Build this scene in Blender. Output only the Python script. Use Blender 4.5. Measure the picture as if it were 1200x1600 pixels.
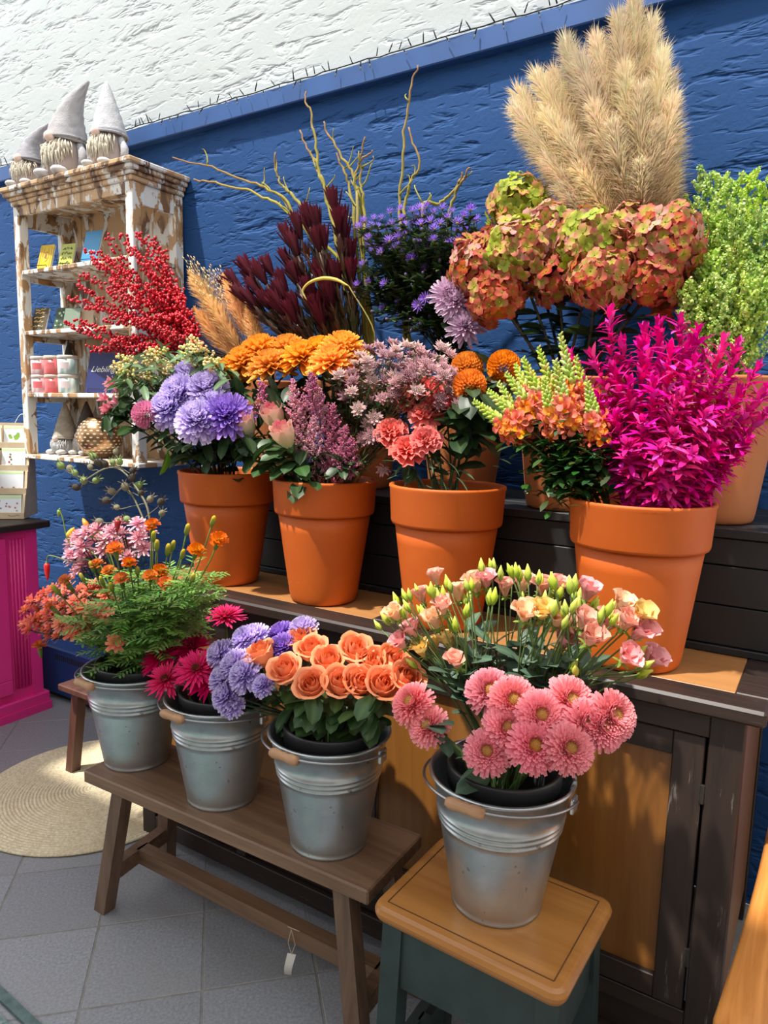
import bpy, math, random
import numpy as np
from mathutils import Vector, Matrix
for o in list(bpy.data.objects): bpy.data.objects.remove(o)
S = bpy.context.scene; C = S.collection
rnd = random.Random(11); nrng = np.random.default_rng(5)
R_ = math.radians
# ------------------------------------------------------------------ camera
FPX = 1110.0; CAMZ = 1.5
yaw, pitch, roll = R_(31.98083), R_(8.00887), R_(-1.23892)
fwd = Vector((-math.sin(yaw)*math.cos(pitch), math.cos(yaw)*math.cos(pitch), -math.sin(pitch)))
rgt = Vector((math.cos(yaw), math.sin(yaw), 0)); dwn = fwd.cross(rgt)
r2 = rgt*math.cos(roll)+dwn*math.sin(roll); d2 = dwn*math.cos(roll)-rgt*math.sin(roll)
cam_d = bpy.data.cameras.new('camera'); cam = bpy.data.objects.new('camera', cam_d); C.objects.link(cam)
cam_d.sensor_fit = 'HORIZONTAL'; cam_d.sensor_width = 36; cam_d.lens = 36*FPX/1200; cam_d.clip_start = .02
cam.matrix_world = Matrix(((r2.x,-d2.x,-fwd.x,0),(r2.y,-d2.y,-fwd.y,0),(r2.z,-d2.z,-fwd.z,CAMZ),(0,0,0,1)))
S.camera = cam
# ------------------------------------------------------------------ light
w = bpy.data.worlds.new('world'); S.world = w; w.use_nodes = True
bg = w.node_tree.nodes['Background']; bg.inputs[0].default_value = (.95,.975,1.0,1); bg.inputs[1].default_value = 2.0
sun_d = bpy.data.lights.new('sun','SUN'); sun = bpy.data.objects.new('sun', sun_d); C.objects.link(sun)
sun_d.energy = 7.0; sun_d.angle = R_(1.6); sun_d.color = (1,.95,.87)
SUNDIR = Vector((.20,.38,-.90)).normalized()
sun.rotation_euler = SUNDIR.to_track_quat('-Z','Y').to_euler(); sun.location = (-2,-2,6)
vs = S.view_settings; vs.view_transform = 'Standard'; vs.look = 'None'; vs.gamma = 1; vs.use_curve_mapping = False
vs.exposure = 0.0
# ------------------------------------------------------------------ pixel -> place
def ray(px,py): return (r2*((px-600)/FPX)+d2*((py-800)/FPX)+fwd)
EYE = Vector((0,0,CAMZ))
def aty(px,py,y): d = ray(px,py); return EYE+d*(y/d.y)
def atz(px,py,z): d = ray(px,py); return EYE+d*((z-CAMZ)/d.z)
def atx(px,py,x): d = ray(px,py); return EYE+d*(x/d.x)
# ------------------------------------------------------------------ materials
MATS = {}
class NT:
    def __init__(s,name):
        s.m = bpy.data.materials.new(name); s.m.use_nodes = True; s.t = s.m.node_tree; s.n = s.t.nodes
        s.b = s.n['Principled BSDF']; s.out = s.n['Material Output']; MATS[name] = s.m
    def new(s,t,**k):
        n = s.n.new(t)
        for a,b in k.items(): setattr(n,a,b)
        return n
    def l(s,a,b): s.t.links.new(a,b)
    def coord(s,scale=(1,1,1),kind='Object',rot=(0,0,0)):
        tc = s.new('ShaderNodeTexCoord'); mp = s.new('ShaderNodeMapping')
        mp.inputs['Scale'].default_value = scale; mp.inputs['Rotation'].default_value = rot
        s.l(tc.outputs[kind],mp.inputs[0]); return mp.outputs[0]
    def noise(s,vec,scale=5,detail=3,rough=.5,dist=0):
        n = s.new('ShaderNodeTexNoise'); n.inputs['Scale'].default_value = scale; n.inputs['Detail'].default_value = detail
        n.inputs['Roughness'].default_value = rough; n.inputs['Distortion'].default_value = dist
        s.l(vec,n.inputs['Vector']); return n.outputs['Fac']
    def ramp(s,fac,stops):
        r = s.new('ShaderNodeValToRGB'); e = r.color_ramp.elements
        while len(e)<len(stops): e.new(.5)
        for q,(p,c) in zip(e,stops):
            q.position = p; q.color = (c,c,c,1) if isinstance(c,(int,float)) else (*c,1)
        s.l(fac,r.inputs[0]); return r.outputs[0]
    def mix(s,fac,a,b,mode='MIX'):
        n = s.new('ShaderNodeMix',data_type='RGBA',blend_type=mode)
        for v,i in ((fac,0),(a,6),(b,7)):
            if isinstance(v,(int,float)): n.inputs[i].default_value = v
            elif isinstance(v,tuple): n.inputs[i].default_value = (*v,1)
            else: s.l(v,n.inputs[i])
        return n.outputs[2]
    def math(s,op,a,b=0):
        n = s.new('ShaderNodeMath',operation=op)
        for v,i in ((a,0),(b,1)):
            if isinstance(v,(int,float)): n.inputs[i].default_value = v
            else: s.l(v,n.inputs[i])
        return n.outputs[0]
    def bump(s,h,strength=.3,dist=.01):
        n = s.new('ShaderNodeBump'); n.inputs['Strength'].default_value = strength; n.inputs['Distance'].default_value = dist
        s.l(h,n.inputs['Height']); s.l(n.outputs[0],s.b.inputs['Normal'])
    def set(s,**k):
        for a,b in k.items():
            i = s.b.inputs[a.replace('_',' ')]
            if hasattr(b,'links'): s.l(b,i)
            elif isinstance(b,tuple): i.default_value = (*b,1)
            else: i.default_value = b
def plain(name,col,rough=.5,metal=0,nscale=0,namt=.15,bump=0):
    t = NT(name); c = col
    if nscale:
        f = t.noise(t.coord(),nscale,4)
        c = t.mix(t.ramp(f,[(.3,0.0),(.7,1.0)]),tuple(x*(1-namt) for x in col),tuple(min(1,x*(1+namt)) for x in col))
        if bump: t.bump(f,bump,.004)
    t.set(Base_Color=c,Roughness=rough,Metallic=metal); return t.m
def wood(name,c1,c2,axis=0,rough=.5,wear=None,scale=1.0,bump=.15,wearpos=.68):
    t = NT(name); sc = [34*scale]*3; sc[axis] = 2.2*scale
    v = t.coord(tuple(sc)); oi = t.new('ShaderNodeObjectInfo')
    add = t.new('ShaderNodeVectorMath',operation='ADD'); t.l(v,add.inputs[0]); cb = t.new('ShaderNodeCombineXYZ')
    r = t.math('MULTIPLY',oi.outputs['Random'],37.0)
    for i in range(3): t.l(r,cb.inputs[i])
    t.l(cb.outputs[0],add.inputs[1])
    f = t.noise(add.outputs[0],1.0,6,.6,.6)
    c = t.mix(t.ramp(f,[(.3,0.0),(.7,1.0)]),c1,c2)
    if wear:
        s2 = [60.0]*3; s2[axis] = 5.0
        f2 = t.noise(t.coord(tuple(s2)),1.0,5,.65,.4); c = t.mix(t.ramp(f2,[(wearpos,0.0),(wearpos+.08,1.0)]),c,wear)
    t.set(Base_Color=c,Roughness=rough); t.bump(f,bump,.003); return t.m
def plant(name,trans=.3,rough=.5,var=(.014,.12,.20),spec=.3,nscale=0):
    knit = nscale
    t = NT(name); at = t.new('ShaderNodeAttribute',attribute_name='Col'); oi = t.new('ShaderNodeObjectInfo')
    h = t.new('ShaderNodeHueSaturation'); t.l(at.outputs['Color'],h.inputs['Color'])
    rr = oi.outputs['Random']
    def rng(mul,seed,base):
        a = t.math('FRACT',t.math('MULTIPLY',rr,seed)); return t.math('ADD',t.math('MULTIPLY',t.math('SUBTRACT',a,.5),mul),base)
    t.l(rng(var[0],17.3,.5),h.inputs['Hue']); t.l(rng(var[1],41.7,1.0),h.inputs['Saturation']); t.l(rng(var[2],7.9,1.0),h.inputs['Value'])
    c = h.outputs[0]
    t.set(Base_Color=c,Roughness=rough); t.b.inputs['Specular IOR Level'].default_value = spec
    if knit: t.bump(t.noise(t.coord((knit,knit,knit*1.6)),1.0,3,.7),.9,.004)
    tr = t.new('ShaderNodeBsdfTranslucent'); t.l(c,tr.inputs[0]); mx = t.new('ShaderNodeMixShader'); mx.inputs[0].default_value = trans
    t.l(t.b.outputs[0],mx.inputs[1]); t.l(tr.outputs[0],mx.inputs[2]); t.l(mx.outputs[0],t.out.inputs[0]); return t.m
def wallmat(name,col,dark,amp):
    t = NT(name)
    v = t.coord((5.5,1,21)); n1 = t.noise(v,1.0,3,.55,.45)
    v2 = t.coord((11,1,38)); n2 = t.noise(v2,1.0,2,.5,.4)
    v3 = t.coord((2.0,1,4.5)); n3 = t.noise(v3,1.0,2,.5,.3)
    dent = t.ramp(n1,[(.30,0.0),(.40,.75),(.47,1.0)])
    d2_ = t.ramp(n2,[(.28,0.0),(.42,1.0)])
    h = t.math('ADD',t.math('MULTIPLY',dent,.62),t.math('ADD',t.math('MULTIPLY',d2_,.22),t.math('MULTIPLY',n3,.5)))
    fine = t.noise(t.coord((60,60,60)),1.0,4); h = t.math('ADD',h,t.math('MULTIPLY',fine,.10))
    t.set(Base_Color=t.mix(t.noise(t.coord((3,3,3)),1.0,3),col,dark),Roughness=.75); t.b.inputs['Specular IOR Level'].default_value = .25
    d = t.new('ShaderNodeDisplacement'); d.inputs['Scale'].default_value = amp; d.inputs['Midlevel'].default_value = .6
    t.l(h,d.inputs['Height']); t.l(d.outputs[0],t.out.inputs['Displacement']); t.m.displacement_method = 'BOTH'; return t.m
def peeling(name,lo=.53,wa=(.20,.105,.045),wb=(.44,.26,.12)):
    t = NT(name); f = t.noise(t.coord((16,16,7)),1.0,5,.6,.8); g = t.noise(t.coord((60,60,9)),1.0,4,.6)
    wd = t.mix(t.ramp(t.noise(t.coord((11,11,5)),1.0,4,.6,1.0),[(.42,0.0),(.50,1.0)]),wa,wb); pt = t.mix(g,(.62,.62,.58),(.78,.77,.72))
    m = t.ramp(t.math('ADD',f,t.math('MULTIPLY',g,.12)),[(lo,1.0),(lo+.03,0.0)])
    t.set(Base_Color=t.mix(m,pt,wd),Roughness=.65); t.bump(m,.35,.004); return t.m
# ------------------------------------------------------------------ meshes
class G:
    def __init__(s): s.v=[]; s.f=[]; s.c=[]; s.n=0
    def add(s,V,F,col=(1,1,1)):
        V = np.asarray(V,float).reshape(-1,3); k = len(V)
        c = np.asarray(col,float)
        if c.ndim==1: c = np.tile(c,(k,1))
        s.v.append(V); s.c.append(c)
        for q in F: s.f.append(tuple(int(i)+s.n for i in q))
        s.n += k
    def box(s,c,h,col=(1,1,1),rz=0,bev=0):
        c = np.array(c,float); h = np.array(h,float)
        if bev<=0:
            V = np.array([[x,y,z] for x in (-1,1) for y in (-1,1) for z in (-1,1)])*h
            F = [(0,1,3,2),(4,6,7,5),(0,4,5,1),(2,3,7,6),(0,2,6,4),(1,5,7,3)]
        else:
            V=[];idx={}
            for x in (-1,1):
                for y in (-1,1):
                    for z in (-1,1):
                        sg = np.array([x,y,z])
                        for a in range(3):
                            p = sg*h - sg*bev; p[a] = sg[a]*h[a]; idx[(x,y,z,a)] = len(V); V.append(p)
            F=[]
            for a in range(3):
                b,d = (a+1)%3,(a+2)%3
                for sg in (-1,1):
                    q=[]
                    for (i,j) in ((-1,-1),(1,-1),(1,1),(-1,1)):
                        k=[0,0,0];k[a]=sg;k[b]=i;k[d]=j;q.append(idx[(*k,a)])
                    F.append(q if sg>0 else q[::-1])
                for i in (-1,1):
                    for j in (-1,1):
                        q=[]
                        for e,ax in ((-1,b),(1,b),(1,d),(-1,d)):
                            k=[0,0,0];k[a]=e;k[b]=i;k[d]=j;q.append(idx[(*k,ax)])
                        F.append(q)
            for x in (-1,1):
                for y in (-1,1):
                    for z in (-1,1): F.append([idx[(x,y,z,a)] for a in range(3)])
            V = np.array(V)
        if rz:
            cs,sn = math.cos(rz),math.sin(rz); V = V@np.array([[cs,sn,0],[-sn,cs,0],[0,0,1]])
        s.add(V+c,F,col)
    def bar(s,a,b,wx,wy,col=(1,1,1),up=(0,0,1)):
        a = Vector(a); b = Vector(b); d = (b-a).normalized(); u = Vector(up)
        if abs(d.dot(u))>.95: u = Vector((0,1,0))
        x = d.cross(u).normalized(); y = x.cross(d)
        V = [p+x*(i*wx/2)+y*(j*wy/2) for p in (a,b) for (i,j) in ((-1,-1),(1,-1),(1,1),(-1,1))]
        s.add([tuple(q) for q in V],[(3,2,1,0),(4,5,6,7)]+[(i,(i+1)%4,4+(i+1)%4,4+i) for i in range(4)],col)
    def tube(s,pts,r,k=5,col=(.1,.2,.05),cap=True):
        P = np.array([tuple(p) for p in pts],float); n = len(P)
        rr = np.full(n,r,float) if np.isscalar(r) else np.interp(np.linspace(0,1,n),np.linspace(0,1,len(r)),r)
        T = np.gradient(P,axis=0); T /= np.linalg.norm(T,axis=1)[:,None]+1e-9
        u = np.array([0,0,1.]) if abs(T[0][2])<.9 else np.array([1.,0,0])
        V=[]; a = np.arange(k)*2*math.pi/k
        for i in range(n):
            u = u-T[i]*(u@T[i]); u /= np.linalg.norm(u)+1e-9; v = np.cross(T[i],u)
            V.append(P[i]+rr[i]*(np.cos(a)[:,None]*u+np.sin(a)[:,None]*v))
        F = [(i*k+j,i*k+(j+1)%k,(i+1)*k+(j+1)%k,(i+1)*k+j) for i in range(n-1) for j in range(k)]
        if cap: F += [tuple(range(k))[::-1],tuple(range((n-1)*k,n*k))]
        c = np.asarray(col,float)
        if c.ndim==2: c = np.repeat(np.stack([np.interp(np.linspace(0,1,n),np.linspace(0,1,len(c)),c[:,q]) for q in range(3)],1),k,axis=0)
        s.add(np.concatenate(V),F,c)
    def lathe(s,prof,c=(0,0,0),k=40,col=(1,1,1)):
        a = np.arange(k)*2*math.pi/k
        V = np.concatenate([np.stack([r*np.cos(a),r*np.sin(a),np.full(k,z)],1) for r,z in prof])+np.array(c,float)
        n = len(prof)
        F = [(i*k+j,i*k+(j+1)%k,(i+1)*k+(j+1)%k,(i+1)*k+j) for i in range(n-1) for j in range(k)]
        if prof[0][0]>1e-6 and prof[0][0]<.5: pass
        s.add(V,F,col)
    def ball(s,c,r,k=8,m=5,col=(1,1,1),M=None):
        r = np.array([r,r,r] if np.isscalar(r) else r,float); V=[]
        for i in range(m+1):
            t = math.pi*i/m
            for j in range(k): p = 2*math.pi*j/k; V.append((math.sin(t)*math.cos(p),math.sin(t)*math.sin(p),-math.cos(t)))
        V = np.array(V)*r
        if M is not None: V = V@np.array(M).T
        F = [(i*k+j,i*k+(j+1)%k,(i+1)*k+(j+1)%k,(i+1)*k+j) for i in range(m) for j in range(k)]
        s.add(V+np.array(tuple(c),float),F,col)
    def mesh(s,name,mats,off=(0,0,0),smooth=True):
        me = bpy.data.meshes.new(name)
        V = np.concatenate(s.v)-np.array(tuple(off)); me.from_pydata(V.tolist(),[],s.f)
        a = me.color_attributes.new('Col','FLOAT_COLOR','POINT'); cc = np.concatenate(s.c); a.data.foreach_set('color',np.concatenate([cc,np.ones((len(cc),1))],1).ravel())
        if smooth: me.polygons.foreach_set('use_smooth',[True]*len(me.polygons))
        me.materials.append(mats if not isinstance(mats,str) else MATS[mats]); me.update(); return me
def tag(o,label=None,cat=None,group=None,kind=None):
    for k,v in (('label',label),('category',cat),('group',group),('kind',kind)):
        if v: o[k] = v
    return o
def ob(name,me,parent=None,M=None):
    o = bpy.data.objects.new(name,me); C.objects.link(o)
    if parent is not None: o.parent = parent
    if M is not None: o.matrix_basis = M
    return o
def thing(name,label,cat,loc=(0,0,0),group=None):
    o = bpy.data.objects.new(name,None); C.objects.link(o); o.location = loc; o.empty_display_size = .05
    return tag(o,label,cat,group)
def part(name,g,mat,root,smooth=False,label=None,kind=None,off=None):
    p = root.location if off is None else off
    o = ob(name,g.mesh(name,mat,p,smooth),root); return tag(o,label,kind=kind)
def sub(name,g,mat,root,parent,smooth=False,label=None):     # a sub-part: parent sits at the root's origin
    o = ob(name,g.mesh(name,mat,root.location,smooth),parent); return tag(o,label)
def solo(name,g,mat,label,cat,loc,group=None,smooth=False):
    o = ob(name,g.mesh(name,mat,loc,smooth)); o.location = loc; return tag(o,label,cat,group)
def boxg(c,h,bev=0,rz=0,col=(1,1,1)): g = G(); g.box(c,h,col,rz,bev); return g
def bez(a,b,c,d,n=9):
    a,b,c,d = map(Vector,(a,b,c,d)); out=[]
    for i in range(n):
        t = i/(n-1); u = 1-t; out.append(a*u**3+b*3*u*u*t+c*3*u*t*t+d*t**3)
    return out
def spline(P,n=6):
    P = [Vector(p) for p in P]; Q = [P[0]*2-P[1]]+P+[P[-1]*2-P[-2]]; out=[]
    for i in range(1,len(Q)-2):
        for k in range(n):
            t = k/n; a,b,c,d = Q[i-1],Q[i],Q[i+1],Q[i+2]
            out.append(.5*((2*b)+(c-a)*t+(2*a-5*b+4*c-d)*t*t+(3*b-a-3*c+d)*t**3))
    out.append(P[-1]); return out
def frame(d,spin=0):                                   # rotation taking +Z to d
    d = Vector(d).normalized(); return d.to_track_quat('Z','Y').to_matrix().to_4x4()@Matrix.Rotation(spin,4,'Z')
def TRS(loc,d=(0,0,1),spin=0,sc=1.0):
    s = (sc,sc,sc) if np.isscalar(sc) else sc
    return Matrix.Translation(Vector(loc))@frame(d,spin)@Matrix.Diagonal((*s,1))
def rv(a=1.0): return Vector((rnd.uniform(-a,a),rnd.uniform(-a,a),rnd.uniform(-a,a)))
# ------------------------------------------------------------------ petals and leaves
def petal(L,W,n=4,m=2,bend=0.0,cup=0.0,shape=.6,base=.25,tip=.1,ruf=0.0,fold=0.0):
    u = np.linspace(0,1,n+1); wd = np.interp(u,[0,shape*.55,shape,.88,1],[base,.8,1,.66,tip])*W/2
    th = bend*u; ds = L/n
    x = np.concatenate([[0],np.cumsum(np.cos((th[:-1]+th[1:])/2)*ds)]); z = np.concatenate([[0],np.cumsum(np.sin((th[:-1]+th[1:])/2)*ds)])
    V=[]; s = np.linspace(-1,1,m+1)
    for i in range(n+1):
        for q in s:
            zz = z[i]+cup*W*(q*q)*wd[i]/(W/2+1e-9)+fold*abs(q)*wd[i]
            if ruf: zz += ruf*u[i]*math.sin(q*9+i*2.1+rnd.random()*2)
            V.append((x[i],q*wd[i],zz))
    F = [(i*(m+1)+j,i*(m+1)+j+1,(i+1)*(m+1)+j+1,(i+1)*(m+1)+j) for i in range(n) for j in range(m)]
    return np.array(V),F,np.repeat(u,m+1)
def setp(V,az,el,org=(0,0,0)):
    c,s = math.cos(el),math.sin(el); x = V[:,0]*c-V[:,2]*s; z = V[:,0]*s+V[:,2]*c
    C_,S_ = math.cos(az),math.sin(az)
    return np.stack([x*C_-V[:,1]*S_,x*S_+V[:,1]*C_,z],1)+np.array(org)
def lerp(a,b,t): return tuple(np.array(a)+(np.array(b)-np.array(a))*t)
def rosette(g,n,L=(.05,.015),W=(.012,.007),el=(0,75),ca=(1,0,0),cb=(1,0,0),tipc=None,r0=(.006,0),z0=(0,.01),bend=.0,seg=3,m=1,cup=0,shape=.7,tip=.35,ruf=0,jit=.12,po=1.0,off=(0,0,0)):
    for i in range(n):
        t = (i/max(1,n-1))**po; V,F,u = petal(L[0]+(L[1]-L[0])*t,W[0]+(W[1]-W[0])*t,seg,m,bend*(1+rnd.uniform(-.3,.3)),cup,shape,.35,tip,ruf)
        az = i*2.39996+rnd.uniform(-jit,jit); e = R_(el[0]+(el[1]-el[0])*t)+rnd.uniform(-jit,jit)
        r = r0[0]+(r0[1]-r0[0])*t; z = z0[0]+(z0[1]-z0[0])*t
        c = np.array(lerp(ca,cb,t)); tc = np.array(lerp(c,tipc,.9)) if tipc else np.minimum(c*1.15,1)
        cols = c[None]*(1-u[:,None])+tc[None]*u[:,None]
        g.add(setp(V,az,e,(r*math.cos(az)+off[0],r*math.sin(az)+off[1],z+off[2])),F,cols*rnd.uniform(.9,1.08))
def leafmesh(name,L,W,c1,c2,bend=-.5,fold=.25,mat='leaf',n=6,tip=.02,shape=.45):
    g = G(); V,F,u = petal(L,W,n,4,bend,0,shape,.12,tip,0,fold)
    mid = (np.abs(V[:,1])<1e-6)[:,None]; cc = np.where(mid,np.array(c2),np.array(c1))
    g.add(V,F,cc); return g.mesh(name,mat)
def leaf_at(me,p,d,root,sc=1.0,name='leaf',roll_=None,parent=None):     # +X of the leaf along d
    d = Vector(d).normalized(); z = Vector((0,0,1)) if abs(d.z)<.95 else Vector((0,1,0))
    y = z.cross(d).normalized(); z = d.cross(y)
    M = Matrix(((d.x,y.x,z.x,0),(d.y,y.y,z.y,0),(d.z,y.z,z.z,0),(0,0,0,1)))
    M = Matrix.Translation(Vector(p)-root.location)@M@Matrix.Rotation(rnd.uniform(-.5,.5) if roll_ is None else roll_,4,'X')@Matrix.Diagonal((sc,sc,sc,1))
    return ob(name,me,parent or root,M)
def stem_path(b,h,hd,n=10,k=.4,bow=0):
    b = Vector(b); h = Vector(h); hd = Vector(hd).normalized(); L = (h-b).length
    up = (Vector((0,0,1))*.8+(h-b).normalized()*.6).normalized()
    return bez(b,b+up*L*k,h-hd*L*k*.75,h,n)
# ------------------------------------------------------------------ material list
wallmat('blue_wall',(.011,.058,.185),(.009,.050,.165),.013)
wallmat('white_wall',(.43,.46,.46),(.40,.43,.43),.011)
plain('blue_paint',(.016,.068,.22),.45,0,6,.12)
plain('heater_blue',(.012,.045,.19),.45,0,6,.1)
plain('dark_slot',(.012,.012,.014),.7)
plain('grout',(.22,.21,.195),.9,0,20,.2)
t = NT('tile'); f = t.noise(t.coord((130,130,130)),1.0,4,.7); f2 = t.noise(t.coord((3,3,3)),1.0,3); oi = t.new('ShaderNodeObjectInfo')
c = t.mix(t.ramp(f,[(.3,0.0),(.72,1.0)]),(.15,.155,.17),(.31,.32,.345)); c = t.mix(t.ramp(f2,[(.35,0.0),(.7,.5)]),c,(.22,.22,.225))
hs = t.new('ShaderNodeHueSaturation'); t.l(c,hs.inputs['Color']); t.l(t.math('ADD',t.math('MULTIPLY',oi.outputs['Random'],.3),.85),hs.inputs['Value'])
t.set(Base_Color=hs.outputs[0],Roughness=.5); t.bump(f,.25,.002)
t = NT('terracotta'); f = t.noise(t.coord((5,5,5)),1.0,5,.6); f2 = t.noise(t.coord((70,70,70)),1.0,3); f3 = t.noise(t.coord((24,24,60)),1.0,3,.6)
c = t.mix(t.ramp(f,[(.3,0.0),(.75,1.0)]),(.51,.092,.004),(.60,.120,.006)); c = t.mix(t.ramp(f3,[(.70,0.0),(.80,.45)]),c,(.66,.36,.20))
t.set(Base_Color=c,Roughness=.6); t.bump(f2,.12,.002)
t = NT('terracotta_old'); f = t.noise(t.coord((6,6,6)),1.0,5,.6)
t.set(Base_Color=t.mix(f,(.40,.115,.025),(.52,.185,.06)),Roughness=.7); t.bump(f,.1,.002)
t = NT('zinc'); v = t.new('ShaderNodeTexVoronoi'); v.inputs['Scale'].default_value = 60; t.l(t.coord(),v.inputs['Vector'])
f = t.noise(t.coord((7,7,7)),1.0,5,.6); f2 = t.noise(t.coord((38,38,30)),1.0,4,.6)
c = t.mix(t.ramp(f,[(.3,0.0),(.7,1.0)]),(.36,.40,.42),(.54,.57,.58)); c = t.mix(t.math('MULTIPLY',v.outputs['Color'],.25),c,(.62,.66,.68)); c = t.mix(t.ramp(f2,[(.66,0.0),(.73,.8)]),c,(.13,.11,.10))
t.set(Base_Color=c,Metallic=.85,Roughness=t.math('ADD',t.math('MULTIPLY',f,.22),.20)); t.bump(f,.08,.004)
plain('wire',(.35,.36,.37),.35,.9)
plain('black_plastic',(.022,.022,.025),.45,0,9,.2)
plain("black_board",(.011,.012,.014),.55,0,8,.25,.1)
wood('grip_wood',(.30,.15,.07),(.48,.27,.14),0,.5,scale=1.5)
wood('dark_wood_x',(.012,.0065,.005),(.034,.018,.012),0,.5,(.20,.17,.15))
wood('dark_wood_z',(.013,.007,.0055),(.036,.021,.015),2,.5,(.16,.14,.13),wearpos=.62)
wood('honey_panel_z',(.17,.062,.010),(.26,.105,.020),2,.4,scale=.6,bump=.04)
wood('honey_panel_x',(.30,.13,.04),(.42,.20,.07),0,.4,(.55,.42,.30),scale=.6,bump=.04,wearpos=.74)
wood('bench_wood_x',(.10,.052,.028),(.22,.125,.072),0,.5,(.30,.22,.16),wearpos=.74)
wood('bench_wood_z',(.09,.05,.03),(.19,.112,.07),2,.5,(.24,.19,.15),wearpos=.72)
wood('stool_red_wood',(.06,.022,.014),(.12,.048,.03),2,.45)
wood('stool_top_wood',(.30,.115,.022),(.45,.20,.052),0,.32,(.62,.38,.2),scale=.7,bump=.04,wearpos=.73)
wood('oak_arm',(.36,.12,.022),(.66,.28,.07),1,.28,scale=1.3,bump=.12)
wood('ply',(.62,.47,.29),(.74,.60,.40),0,.6,scale=.6,bump=.03)
plain('green_paint',(.020,.038,.036),.5,0,14,.25)
plain('groove',(.10,.04,.012),.6)
plain('pink_paint',(.78,.030,.25),.4,0,3,.06)
peeling('peeling_paint',.535); peeling('peeling_tan',.60,(.16,.085,.045),(.52,.34,.18))
plain('wire_black',(.015,.015,.018),.5,.3)
plain('hinge',(.05,.045,.04),.5,.6)
plain('card_white',(.80,.82,.84),.6); plain('paper_tag',(.70,.68,.62),.6); plain('string',(.45,.38,.26),.8)
plant('petal',.28,.6,spec=.12); plant('petal_fixed',.25,.6,(0,.08,.16),spec=.12); plant('leaf',.22,.42,(.02,.2,.4),.4); plant('dry',.25,.7,(.02,.15,.25),.15)
plant('berry',.04,.22,(.0,.05,.3),.5); plant('matte',0,.75,(0,.05,.10),.2); plant('gloss',0,.3,(0,.03,.06),.5); plant('hair',.25,.8,(0,.05,.08),.1); plant('knit',0,.9,(0,.03,.06),.1,nscale=150)
# ------------------------------------------------------------------ the room
YW = 2.35
def wallgrid(name,x0,x1,z0,z1,mat,st=.010):
    nx = int((x1-x0)/st); nz = int((z1-z0)/st); X,Z = np.meshgrid(np.linspace(x0,x1,nx+1),np.linspace(z0,z1,nz+1))
    V = np.stack([X.ravel(),np.full(X.size,YW),Z.ravel()],1)
    i = (np.arange(nz)[:,None]*(nx+1)+np.arange(nx)[None]).ravel(); F = np.stack([i,i+1,i+nx+2,i+nx+1],1)
    me = bpy.data.meshes.new(name); me.from_pydata(V.tolist(),[],F.tolist()); me.polygons.foreach_set('use_smooth',[True]*len(F)); me.materials.append(MATS[mat])
    o = ob(name,me); o['kind'] = 'structure'; return o
wb = wallgrid('wall_back',-4.3,.75,.0,2.72,'blue_wall',.011); tag(wb,'rough plastered blue wall below the rail')
wu = wallgrid('wall_back_upper',-4.3,.75,2.72,3.75,'white_wall',.011); tag(wu,'rough plastered white wall above the blue rail')
for nm,x0,x1 in (('wall_back_side',-7.0,-4.3),):
    g = boxg(((x0+x1)/2,YW+.05,1.87),((x1-x0)/2,.05,1.87)); o = ob(nm,g.mesh(nm,'blue_paint',smooth=False)); o['kind'] = 'structure'
g = boxg((-1.8,2.327,2.722),(2.6,.023,.036),.004); o = ob('trim_1',g.mesh('trim_1','blue_paint',smooth=False)); tag(o,'blue painted timber rail running along the wall',kind='structure')
g = boxg((-2.2,-.3,-.027),(4.9,2.75,.0255)); fl = ob('floor',g.mesh('floor','grout',smooth=False)); tag(fl,'grey stone tile floor laid on the diagonal',kind='structure')
tg = G(); tp = .298; tg.box((0,0,-.004),(tp/2-.0032,tp/2-.0032,.004),bev=.0012); tme = tg.mesh('tile','tile',smooth=False)
A1 = Vector((-1.676,1.168,0)); e1 = Vector((.7071,.7071,0))*tp; e2 = Vector((.7071,-.7071,0))*tp
for i in range(-16,18):
    for j in range(-16,18):
        p = A1+e1*(i+.5)+e2*(j+.5)
        if -4.3<p.x<1.0 and .25<p.y<2.1 and not (p.x>-.1 and p.y<.9): ob('tile',tme,fl,Matrix.Translation(p)@Matrix.Rotation(math.pi/4,4,'Z'))
g = boxg((-2.2,-.36,3.45),(3.4,.50,.06)); o = ob('sun_blocker',g.mesh('sun_blocker',plain('sun_blocker_paint',(.55,.55,.53),.8),smooth=False)); tag(o,'unseen panel added to keep sun off the foreground',kind='structure')  # unseen panel added overhead to block the sun from bench and floor
g = boxg((-4.5,.56,3.45),(1.1,.415,.06)); o = ob('sun_blocker_side',g.mesh('sun_blocker_side','sun_blocker_paint',smooth=False)); tag(o,'unseen panel added to keep sun off the pink cabinet',kind='structure')  # second unseen panel, added to shade the floor by the pink cabinet
for nm,c_,h_ in (('unseen_wall_front',(-2.2,-3.05,1.75),(4.9,.05,1.75)),('unseen_wall_right',(2.75,-.35,1.75),(.05,2.65,1.75))):
    o = ob(nm,boxg(c_,h_).mesh(nm,MATS.get('unseen_wall') or plain('unseen_wall',(.42,.38,.33),.8,0,2,.1),smooth=False)); tag(o,'unseen warm grey wall added for shade and reflections',kind='structure')  # unseen walls added to cut side light and show in the bucket reflections
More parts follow.
